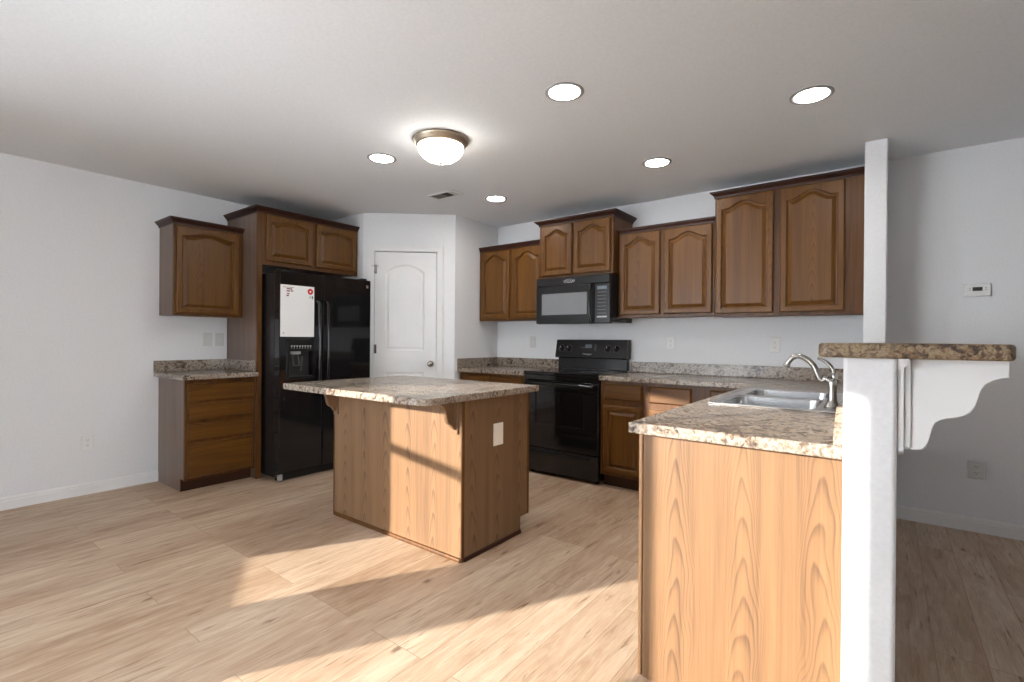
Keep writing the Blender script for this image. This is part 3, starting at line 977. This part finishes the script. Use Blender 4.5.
lv = smoothstep_pts([(FX + 0.004, FY + 0.015, FZ + 0.150), (FX - 0.006, FY + 0.015, FZ + 0.172), (FX - 0.028, FY + 0.015, FZ + 0.195), (FX - 0.056, FY + 0.015, FZ + 0.208)], 5)
hd.tube(lv, [0.009 - 0.003 * i / (len(lv) - 1) for i in range(len(lv))], 10)
hd.build('handle', 'nickel', r, OFF)

# --- island
IX0, IX1, IY0, IY1 = -2.976, -1.793, 1.917, 2.530
r = root('kitchen_island', 'oak kitchen island cabinet standing in the middle of the floor', 'island', (-2.386, 2.22, 0), 0)
OFF = (-2.386, 2.22, 0)
c_ = MB()
c_.prism([(1.926, 0.0), (2.440, 0.0), (2.440, 0.10), (2.510, 0.10), (2.510, 0.866), (1.926, 0.866)], IX0 + 0.008, IX1 - 0.008, axis='X')
c_.build('carcass', 'oak_flat', r, OFF)
MB().box(IX0, IX1, IY0, 1.9255, 0.0, 0.866, 0.0012).build('back_panel', 'panel', r, OFF)
for xx, yy, s in ((IX1 - 0.0075, IX1 - 0.001, 1), (IX0 + 0.001, IX0 + 0.0075, -1)):
    MB().prism([(1.926, 0.0), (2.442, 0.0), (2.442, 0.10), (2.512, 0.10), (2.512, 0.866), (1.926, 0.866)], xx, yy, axis='X').build('side_panel', 'panel', r, OFF)
MB().plate([IX0, IX0 + 0.04, -2.41, -2.36, IX1 - 0.04, IX1], [0.10, 0.14, 0.66, 0.72, 0.83, 0.866], {(1, 1), (1, 3), (3, 1), (3, 3)}, 2.5125, 2.531, axis='Y', b=0.001).build('face_frame', 'oak_flat', r, OFF)
for a, b2 in ((IX0 + 0.03, -2.40), (-2.37, IX1 - 0.03)):
    for nm, mb, mt in (('drawer', slab_front(a, b2, 0.714, 0.841, 0), 'oak_drawer'), ('door', panel_door(a, b2, 0.130, 0.667, 0), 'oak')):
        for v in mb.bm.verts:
            v.co.y = 2.5315 - v.co.y
        bmesh.ops.reverse_faces(mb.bm, faces=mb.bm.faces)
        mb.build(nm, mt, r, OFF)
# corner strips and base moulding
for nm, (x0, x1, y0, y1) in {'a': (IX1 - 0.006, IX1 + 0.004, IY0 - 0.004, IY0 + 0.016), 'b': (IX0 - 0.004, IX0 + 0.006, IY0 - 0.004, IY0 + 0.016)}.items():
    MB().box(x0, x1, y0, y1, 0.0, 0.866, 0.002).build('corner_moulding', 'oak_flat', r, OFF)
qr = lambda s, o_: [(o_, 0.0), (o_ + s * 0.009, 0.0), (o_ + s * 0.009, 0.010), (o_ + s * 0.007, 0.018), (o_, 0.022)]
MB().prism(qr(-1, IY0 - 0.0003), IX0 + 0.007, IX1 - 0.007, axis='X').build('base_moulding', 'oak_flat', r, OFF)
MB().prism([(IX1 + a, z) for a, z in ((0, 0.0), (0.009, 0.0), (0.009, 0.010), (0.007, 0.018), (0, 0.022))], IY0 + 0.017, 2.442, axis='Y').build('base_moulding', 'crown', r, OFF)
# wooden overhang brackets with a scalloped edge
prof = [(0, 0), (-0.125, 0)] + [(v.x, v.y) for v in smoothstep_pts([(-0.125, -0.018, 0), (-0.106, -0.024, 0), (-0.088, -0.040, 0), (-0.076, -0.066, 0), (-0.070, -0.094, 0), (-0.056, -0.120, 0), (-0.030, -0.136, 0), (-0.016, -0.158, 0)], 5)] + [(0, -0.160)]
for bx in (IX0 + 0.028, IX1 - 0.050):
    k = MB()
    k.prism([(IY0 - 0.012 + a * 0.95, 0.866 + z) for a, z in prof], bx - 0.014, bx + 0.014, axis='X', b=0.002)
    k.box(bx - 0.024, bx + 0.024, IY0 - 0.0115, IY0 - 0.0003, 0.866 - 0.185, 0.866, 0.002)
    k.build('bracket', 'panel', r, OFF)

ct = [(-3.040, 1.592), (-1.842, 1.592), (-1.800, 1.600), (-1.765, 1.622), (-1.748, 1.650), (-1.742, 1.69), (-1.742, 2.560), (-3.040, 2.560)]
o = MB().prism(ct, 0.8672, 0.905, b=0.005, seg=2).build('countertop', 'granite', None, (-2.39, 2.07, 0.8672))
o.location = (-2.39, 2.07, 0.8672)
tag(o, 'stone-pattern island countertop with one clipped corner, resting on the oak island', 'countertop')

# ------------------------------------------------------------------ refrigerator (local: x = world y, -y = world +x)
FRX = -4.755
r = root('refrigerator', 'black side-by-side refrigerator with water dispenser inside the oak surround', 'refrigerator', (FRX, 2.036, 0), R90)
FD = 0.805                                              # depth to door face -> world x = -3.95
MB().box(0.006, 0.884, -FD + 0.095, 0.0, 0.03, 1.742, 0.006, 2).build('body', 'black_satin', r)
dx0, dx1, dz0, dz1 = 0.075, 0.292, 0.860, 1.085           # dispenser cavity
fd = MB().plate([0.0, dx0, dx1, 0.382], [0.078, dz0, dz1, 1.748], {(1, 1)}, -FD, -FD + 0.085, axis='Y', b=0.006)
fo = fd.build('freezer_door', 'black', r)
ro = MB().box(0.390, 0.890, -FD, -FD + 0.085, 0.078, 1.748, 0.008, 2).build('refrigerator_door', 'black', r)
cv = MB()
cv.box(dx0 + 0.001, dx1 - 0.001, -FD + 0.060, -FD + 0.064, dz0, dz1)
cv.box(dx0 + 0.001, dx1 - 0.001, -FD + 0.003, -FD + 0.060, dz0, dz0 + 0.012)
cv.build('dispenser_recess', 'black_matte', fo)
pn = MB()
pn.plate([dx0 - 0.018, dx0 + 0.004, dx1 - 0.004, dx1 + 0.012], [dz0 - 0.014, dz0 + 0.006, dz1 - 0.004, 1.185], {(1, 1)}, -FD - 0.008, -FD - 0.0003, axis='Y', b=0.002)
pno = pn.build('dispenser_panel', 'black_satin', fo)
dt = MB()
for k in range(8):
    xx = dx0 + 0.018 + k * 0.024
    dt.box(xx, xx + 0.013, -FD - 0.0092, -FD - 0.0082, 1.120, 1.130)
    dt.box(xx + 0.003, xx + 0.009, -FD - 0.0092, -FD - 0.0082, 1.106, 1.112)
dt.build('dispenser_keys', 'grey_print', pno)
pd = MB()
pd.box(dx0 + 0.045, dx0 + 0.115, -FD + 0.006, -FD + 0.055, 1.055, 1.083, 0.004)
pd.build('dispenser_spout', 'grey_print', fo)
pd = MB()
tilt = Matrix.Translation((dx0 + 0.085, -FD + 0.035, 1.005)) @ Matrix.Rotation(math.radians(-14), 4, 'X')
pd.plate([-0.030, -0.022, 0.022, 0.030], [-0.05, -0.042, 0.042, 0.05], {(1, 1)}, -0.004, 0.004, axis='Y', mat=tilt)
pd.box(0.048, 0.056, -0.006, 0.0, -0.085, 0.045, mat=tilt @ Matrix.Rotation(math.radians(14), 4, 'Y'))
pd.build('dispenser_paddle', 'ring', fo)
def bow_handle(x):
    k = MB()
    pts = smoothstep_pts([(x, -FD - 0.001, 1.515), (x, -FD - 0.035, 1.500), (x, -FD - 0.050, 1.44), (x, -FD - 0.062, 1.12), (x, -FD - 0.050, 0.80), (x, -FD - 0.035, 0.735), (x, -FD - 0.001, 0.72)], 6)
    k.tube(pts, 0.0135, 12)
    return k
bow_handle(0.327).build('handle', 'black', fo)
bow_handle(0.406).build('handle', 'black', ro)
gr = MB()
gr.box(0.012, 0.878, -FD + 0.035, -FD + 0.094, 0.008, 0.070, 0.004)
for k in range(3):
    gr.box(0.30, 0.60, -FD + 0.0335, -FD + 0.0349, 0.020 + k * 0.014, 0.026 + k * 0.014)
gr.build('base_grille', 'black_satin', r)
ft = MB()
ft.box(0.004, 0.045, -FD + 0.022, -FD + 0.034, 0.012, 0.062, 0.003)
ft.build('hinge_bracket', 'grey_print', r)
for hx in (0.03, 0.80):
    MB().box(hx, hx + 0.06, -FD + 0.02, -FD + 0.15, 1.7485, 1.764, 0.004).build('hinge_cover', 'black_satin', r)
bd = MB().box(0.838, 0.862, -FD - 0.002, -FD - 0.0003, 1.672, 1.700, 0.0008)
bdo = bd.build('badge', 'chrome', ro)

# sheet of paper on the freezer door, with its red and dark marks
r = root('paper_sheet', 'white paper sheet with red marks stuck to the left refrigerator door', 'paper', (FRX + FD + 0.0022, 2.040, 1.203), R90)
MB().box(0.0, 0.298, -0.0012, 0.0, 0.0, 0.430).build('sheet', 'paper', r)
k = MB()
for a, b2, z in ((0.02, 0.115, 0.408), (0.052, 0.100, 0.392), (0.052, 0.082, 0.374), (0.088, 0.108, 0.376), (0.056, 0.076, 0.352), (0.050, 0.072, 0.336)):
    k.box(a, b2, -0.0020, -0.0013, z, z + (0.004 if b2 - a > 0.08 else 0.010))
k.build('printed_lines', 'darkred', r)
k = MB()
k.lathe([(0.008, 0), (0.026, 0), (0.026, 0.0008), (0.008, 0.0008), (0.008, 0)], n=24, mat=Matrix.Translation((0.262, -0.0013, 0.388)) @ Matrix.Rotation(R90, 4, 'X'))
k.build('red_ring', 'red', r)
k = MB()
k.box(0.256, 0.260, -0.0020, -0.0013, 0.330, 0.352)
k.box(0.276, 0.283, -0.0020, -0.0013, 0.322, 0.354)
k.box(0.2835, 0.292, -0.0020, -0.0013, 0.338, 0.344)
k.box(0.2605, 0.2755, -0.0018, -0.0013, 0.340, 0.342)
k.build('dark_marks', 'ink', r)
k = MB()
k.lathe([(0, 0), (0.007, 0), (0.007, 0.0006), (0, 0.0006)], n=16, mat=Matrix.Translation((0.026, -0.0013, 0.030)) @ Matrix.Rotation(R90, 4, 'X'))
k.build('grey_spot', 'grey_print', r)

# ------------------------------------------------------------------ microwave
MX, MW, MD = -2.614, 0.752, 0.452
r = root('microwave', 'black over-the-range microwave mounted under the short oak cabinet', 'microwave', (MX, YS - 0.002, 1.338), 0)
bd = MB()
bd.prism([(0, 0.012), (-MD + 0.05, 0.012), (-MD + 0.028, 0.0), (-MD + 0.024, 0.0), (-MD + 0.024, 0.420), (0, 0.420)], 0.0, MW, axis='X')
bd.build('body', 'black_satin', r)
vg = MB().box(0.0, MW, -MD - 0.002, -MD + 0.0235, 0.346, 0.419, 0.004)
for i in range(3):
    vg.box(0.03, MW - 0.03, -MD - 0.0032, -MD - 0.0021, 0.401 + i * 0.005, 0.4030 + i * 0.005)
vg.build('vent_grille', 'black_satin', r)
md = MB().plate([0.0, 0.058, 0.535, 0.602], [0.004, 0.080, 0.278, 0.342], {(1, 1)}, -MD, -MD + 0.0235, axis='Y', b=0.003)
md.plate([0.040, 0.060, 0.533, 0.553], [0.062, 0.082, 0.276, 0.296], {(1, 1)}, -MD - 0.0025, -MD - 0.0002, axis='Y')
mdo = md.build('door', 'black_satin', r)
MB().box(0.058, 0.535, -MD + 0.004, -MD + 0.010, 0.080, 0.278).build('window', 'window_reflection', mdo)
hp = smoothstep_pts([(0.580, -MD - 0.001, 0.330), (0.580, -MD - 0.030, 0.318), (0.580, -MD - 0.042, 0.17), (0.580, -MD - 0.030, 0.022), (0.580, -MD - 0.001, 0.010)], 6)
MB().tube(hp, 0.012, 12).build('handle', 'black', mdo)
mp = MB().box(0.606, MW, -MD, -MD + 0.0235, 0.004, 0.342, 0.003).build('control_panel', 'black_satin', r)
MB().box(0.632, 0.722, -MD - 0.0012, -MD - 0.0002, 0.290, 0.318).build('display', 'lcd', mp)
for i in range(7):
    MB().box(0.634, 0.718, -MD - 0.0010, -MD - 0.0002, 0.262 - i * 0.030, 0.270 - i * 0.030).build('button_row', 'ring', mp)
MB().box(0.630, 0.724, -MD - 0.0010, -MD - 0.0002, 0.050, 0.062).build('start_button', 'grey_print', mp)
bg_ = MB()
text_mesh(bg_, 'Whirlpool', 0.026, Matrix.Translation((MW * 0.475, -MD - 0.0032, 0.380)) @ FRONT)
bg_.prism([(MW * 0.475 + 0.062 * math.cos(a) * (1.0 + 0.0), 0.381 + 0.016 * math.sin(a)) for a in [math.radians(d) for d in range(20, 330, 10)]] +
          [(MW * 0.475 + 0.059 * math.cos(a), 0.381 + 0.0135 * math.sin(a)) for a in [math.radians(d) for d in range(320, 15, -10)]], -MD - 0.0034, -MD - 0.0028, axis='Y')
bg_.build('badge', 'chrome', r)

# ------------------------------------------------------------------ range
GX, GW = -2.618, 0.750
r = root('range', 'black freestanding electric range with glass cooktop against the back wall', 'stove', (GX, YS - 0.004, 0), 0)
GF = -0.628                                              # door face -> world y = 3.612
MB().box(0.003, GW - 0.003, GF + 0.045, -0.01, 0.03, 0.884, 0.003).build('body', 'black_satin', r)
bt = MB()
bt.plate([-0.001, 0.012, GW - 0.012, GW + 0.001], [GF - 0.008, GF + 0.03, -0.075, -0.065], {(1, 1)}, 0.8845, 0.913, axis='Z', b=0.004)
bt.build('cooktop_frame', 'black', r)
ck = MB().box(0.012, GW - 0.012, GF + 0.03, -0.075, 0.890, 0.9125).build('cooktop_glass', 'glass_black', r)
for bx, by, br_ in ((0.19, -0.45, 0.105), (0.56, -0.45, 0.085), (0.19, -0.20, 0.080), (0.56, -0.20, 0.100)):
    MB().lathe([(br_ - 0.004, 0), (br_, 0), (br_, 0.0005), (br_ - 0.004, 0.0005), (br_ - 0.004, 0)], (bx, by, 0.9127), 40).build('burner_ring', 'ring', ck)
vt_ = MB().box(0.0, GW, GF + 0.006, GF + 0.0445, 0.838, 0.884, 0.003).build('front_trim', 'black', r)
do = MB().plate([0.002, 0.130, 0.610, GW - 0.002], [0.243, 0.455, 0.735, 0.834], {(1, 1)}, GF, GF + 0.044, axis='Y', b=0.004).build('oven_door', 'black', r)
MB().box(0.130, 0.610, GF + 0.004, GF + 0.012, 0.455, 0.735).build('oven_window', 'glass_black', do)
hn = MB()
hn.tube(smoothstep_pts([(0.03, GF - 0.042, 0.808), (0.20, GF - 0.050, 0.812), (0.55, GF - 0.050, 0.812), (0.72, GF - 0.042, 0.808)], 5), 0.014, 12)
for hx in (0.045, 0.705):
    hn.box(hx - 0.014, hx + 0.014, GF - 0.042, GF - 0.0005, 0.794, 0.822, 0.004)
hn.build('handle', 'black', do)
dw = MB().box(0.002, GW - 0.002, GF + 0.002, GF + 0.044, 0.030, 0.236, 0.005, 2).build('storage_drawer', 'black', r)
MB().prism([(GF + 0.0015, 0.196), (GF - 0.020, 0.200), (GF - 0.020, 0.206), (GF + 0.0015, 0.216)], 0.09, 0.66, axis='X').build('pull', 'black_satin', dw)
bk = MB()
bk.box(0.008, GW - 0.012, -0.062, -0.004, 0.9135, 1.020, 0.003)
bk.build('lower_backguard', 'black_satin', r)
cp = MB().prism([(-0.004, 1.021), (-0.105, 1.021), (-0.112, 1.030), (-0.078, 1.194), (-0.070, 1.198), (-0.004, 1.198)], 0.0, GW, axis='X', b=0.002).build('control_panel', 'black_satin', r)
tilt = math.atan2(0.034, 0.164)
def on_panel(x, z):
    y = -0.112 + (z - 1.030) * 0.034 / 0.164
    return Matrix.Translation((x, y, z)) @ Matrix.Rotation(-tilt, 4, 'X')
for kx in (0.070, 0.150, 0.565, 0.652):
    kn = MB()
    kn.lathe([(0, 0), (0.026, 0), (0.026, 0.003), (0.021, 0.005), (0.019, 0.022), (0.0, 0.023)], n=24, mat=on_panel(kx, 1.112) @ Matrix.Translation((0, -0.0012, 0)) @ FRONT)
    kn.box(-0.005, 0.005, -0.030, -0.020, -0.018, 0.018, 0.002, mat=on_panel(kx, 1.112))
    ko = kn.build('knob', 'black', cp)
    km = MB()
    km.box(-0.0018, 0.0018, -0.0312, -0.0302, 0.002, 0.017, mat=on_panel(kx, 1.112))
    km.build('pointer', 'plate', ko)
for kx in (0.070, 0.150, 0.565, 0.652):
    dk = MB()
    for i in range(11):
        a = math.radians(-150 + i * 30)
        dk.box(-0.0015 + 0.034 * math.sin(a), 0.0015 + 0.034 * math.sin(a), -0.0015, -0.0004, -0.0015 + 0.034 * math.cos(a), 0.0015 + 0.034 * math.cos(a), mat=on_panel(kx, 1.112))
    dk.build('dial_marks', 'grey_print', cp)
for i in range(4):
    MB().box(-0.085 + i * 0.018, -0.073 + i * 0.018, -0.0015, -0.0004, -0.004, 0.004, mat=on_panel(0.365, 1.122)).build('touch_key', 'ring', cp)
    MB().box(0.050, 0.070, -0.0015, -0.0004, -0.028 + i * 0.016, -0.020 + i * 0.016, mat=on_panel(0.375, 1.122)).build('touch_key', 'ring', cp)
MB().box(-0.035, 0.035, -0.0022, -0.0005, -0.004, 0.030, mat=on_panel(0.362, 1.122)).build('display', 'lcd', cp)
bg_ = MB()
text_mesh(bg_, 'Whirlpool', 0.024, on_panel(0.355, 1.060) @ Matrix.Translation((0, -0.0014, 0)) @ FRONT)
bg_.build('badge', 'chrome', cp)
for fx in (0.05, GW - 0.05):
    MB().cyl((fx, GF + 0.08, 0.0), (fx, GF + 0.08, 0.03), 0.018, n=12).build('foot', 'black_matte', r)

# ------------------------------------------------------------------ electrical plates
def plate_thing(name, label, cat, loc, rot, kind, mat='plate', w=0.070, h=0.115, group=None):
    if name == 'outlet':
        group = 'electrical outlets around the kitchen'
    r = root(name, label, cat, loc, rot, group)
    MB().loops([[(x, y, z) for x, z in ((-w / 2 + i, -h / 2 + i), (w / 2 - i, -h / 2 + i), (w / 2 - i, h / 2 - i), (-w / 2 + i, h / 2 - i))] for i, y in ((0, -0.0006), (0, -0.003), (0.004, -0.006))]).build('cover_plate', mat, r)
    if kind == 'duplex':
        for s in (-1, 1):
            ro_ = MB().prism([(0.0165 * math.cos(a), s * 0.0195 + max(-0.0125, min(0.0125, 0.0165 * math.sin(a)))) for a in [2 * math.pi * k / 24 for k in range(24)]], -0.0085, -0.0062, axis='Y').build('receptacle', mat, r)
            sl = MB()
            sl.box(-0.0075, -0.0052, -0.0092, -0.0086, s * 0.0195 - 0.002, s * 0.0195 + 0.007)
            sl.box(0.0052, 0.0075, -0.0092, -0.0086, s * 0.0195 - 0.001, s * 0.0195 + 0.006)
            sl.cyl((0, -0.0086, s * 0.0195 - 0.007), (0, -0.0092, s * 0.0195 - 0.007), 0.0024, n=10)
            sl.build('slot', 'slot', ro_)
    elif kind == 'rocker':
        MB().box(-0.0165, 0.0165, -0.0075, -0.0062, -0.033, 0.033, 0.0005).build('bezel', 'plate_grey', r)
        MB().prism([(-0.0076, -0.029), (-0.0076, 0.029), (-0.0105, 0.029), (-0.0082, -0.029)], -0.0135, 0.0135, axis='X').build('rocker', mat, r)
    elif kind == 'gfci':
        MB().box(-0.0165, 0.0165, -0.0085, -0.0062, -0.033, 0.033, 0.0008).build('receptacle', 'plate_grey', r)
        sl = MB()
        sl.box(-0.006, 0.006, -0.0096, -0.0086, -0.005, 0.005)
        sl.build('test_button', 'plate', r)
    for s in ((0,) if kind == 'duplex' else (-1, 1)):
        MB().cyl((0, -0.0061, s * 0.048), (0, -0.0068, s * 0.048), 0.003, n=10).build('screw', 'plate_grey', r)
    return r
plate_thing('outlet', 'white outlet low on the bare left wall', 'outlet', (XL, 1.004, 0.390), R90, 'duplex', w=0.074)
plate_thing('light_switch', 'light switch on the left wall above the small countertop, left of its pair', 'light switch', (XL, 1.825, 1.174), R90, 'rocker', 'plate_grey')
plate_thing('outlet', 'white outlet on the left wall above the small countertop, right beside the light switch', 'outlet', (XL, 1.924, 1.174), R90, 'gfci', 'plate_grey')
plate_thing('outlet', 'pale outlet on the back wall left of the range, below the corner cabinet', 'outlet', (-2.967, YS, 1.171), 0, 'gfci', 'plate_grey', w=0.075, h=0.118)
plate_thing('outlet', 'white outlet on the back wall just right of the range', 'outlet', (-1.500, YS, 1.172), 0, 'duplex', w=0.075, h=0.118)
plate_thing('outlet', 'white outlet on the back wall nearest the faucet, below the tallest cabinet', 'outlet', (-0.690, YS, 1.165), 0, 'duplex', w=0.075, h=0.118)
plate_thing('outlet', 'grey-white outlet low on the wall to the right of the half wall', 'outlet', (0.449, YS, 0.392), 0, 'duplex', 'plate_grey', w=0.082, h=0.115)
plate_thing('outlet', 'almond outlet cover on the right side of the oak island', 'outlet', (IX1, 2.218, 0.643), R90, 'blank', 'almond', w=0.088, h=0.128)

r = root('thermostat', 'small white thermostat with a dark display on the right wall', 'thermostat', (0.446, YS, 1.524), 0)
MB().box(-0.064, 0.064, -0.010, -0.0006, -0.042, 0.042, 0.004, 2).build('base_plate', 'plate_grey', r)
t_ = MB().box(-0.062, 0.062, -0.026, -0.0105, -0.040, 0.040, 0.007, 3).build('housing', 'plate', r)
MB().box(-0.024, 0.022, -0.0272, -0.0262, -0.006, 0.018).build('display', 'slot', t_)
bt = MB()
for bx in (-0.040, 0.034):
    bt.box(bx, bx + 0.008, -0.0275, -0.0262, -0.003, 0.003)
    bt.box(bx, bx + 0.008, -0.0275, -0.0262, 0.009, 0.015)
bt.build('button', 'grey_print', t_)

# ------------------------------------------------------------------ ceiling lamps and vent
def downlight(x, y, label):
    r = root('ceiling_light', label, 'recessed light', (x, y, H), 0, 'recessed ceiling lights')
    MB().lathe([(0.076, -0.0005), (0.098, -0.0005), (0.098, -0.003), (0.090, -0.007), (0.078, -0.005), (0.076, -0.0005)], n=40).build('trim_ring', 'ring_metal', r)
    MB().lathe([(0.0, -0.0045), (0.070, -0.0045), (0.0755, -0.003), (0.0755, -0.0008), (0.0, -0.0008)], n=40).build('lens', 'can', r)
downlight(-2.789, 2.150, 'round recessed ceiling light just left of the dome light')
downlight(-1.302, 2.123, 'round recessed ceiling light nearest above the gap between island and peninsula')
downlight(-0.315, 2.893, 'round recessed ceiling light above the sink, rightmost on the ceiling')
downlight(-1.293, 3.348, 'round recessed ceiling light in front of the two right wall cabinets')
downlight(-2.762, 3.364, 'smallest-looking round recessed ceiling light, beside the ceiling vent near the pantry')
r = root('dome_light', 'flush-mount dome ceiling light with pewter rim and frosted glass bowl above the island', 'ceiling light', (-2.232, 2.170, H), 0)
MB().lathe([(0.0, -0.0005), (0.165, -0.0005), (0.172, -0.008), (0.172, -0.016), (0.162, -0.024), (0.158, -0.034), (0.150, -0.044), (0.143, -0.047), (0.0, -0.047)], n=48).build('rim', 'bronze', r)
MB().lathe([(0.142, -0.0475), (0.141, -0.060), (0.134, -0.080), (0.118, -0.102), (0.092, -0.122), (0.055, -0.136), (0.018, -0.141), (0.0, -0.1412)], n=48).build('glass_bowl', 'dome', r)
MB().lathe([(0.0, -0.1415), (0.016, -0.142), (0.014, -0.148), (0.006, -0.153), (0.0, -0.156)], n=20).build('finial', 'bronze', r)

r = root('ceiling_vent', 'small rectangular air vent in the ceiling near the pantry', 'vent', (-3.045, 3.018, H), 0)
MB().plate([-0.150, -0.128, 0.128, 0.150], [-0.078, -0.056, 0.056, 0.078], {(1, 1)}, -0.008, -0.0005, b=0.002).build('frame', 'plate', r)
MB().box(-0.127, 0.127, -0.055, 0.055, -0.0022, -0.0008).build('duct_opening', 'vent_dark', r)
lv = MB()
for k in range(9):
    a = -0.118 + k * 0.014
    lv.box(-0.0065, 0.0065, -0.054, 0.054, -0.0006, 0.0006, mat=Matrix.Translation((a, 0, -0.0055)) @ Matrix.Rotation(math.radians(20), 4, 'Y'))
lv.build('louvre', 'plate_grey', r)
lv = MB()
for k in range(4):
    a = 0.082 + k * 0.0125
    lv.box(-0.0055, 0.0055, -0.054, 0.054, -0.0006, 0.0006, mat=Matrix.Translation((a, 0, -0.0055)) @ Matrix.Rotation(math.radians(-20), 4, 'Y'))
lv.build('louvre', 'plate_grey', r)
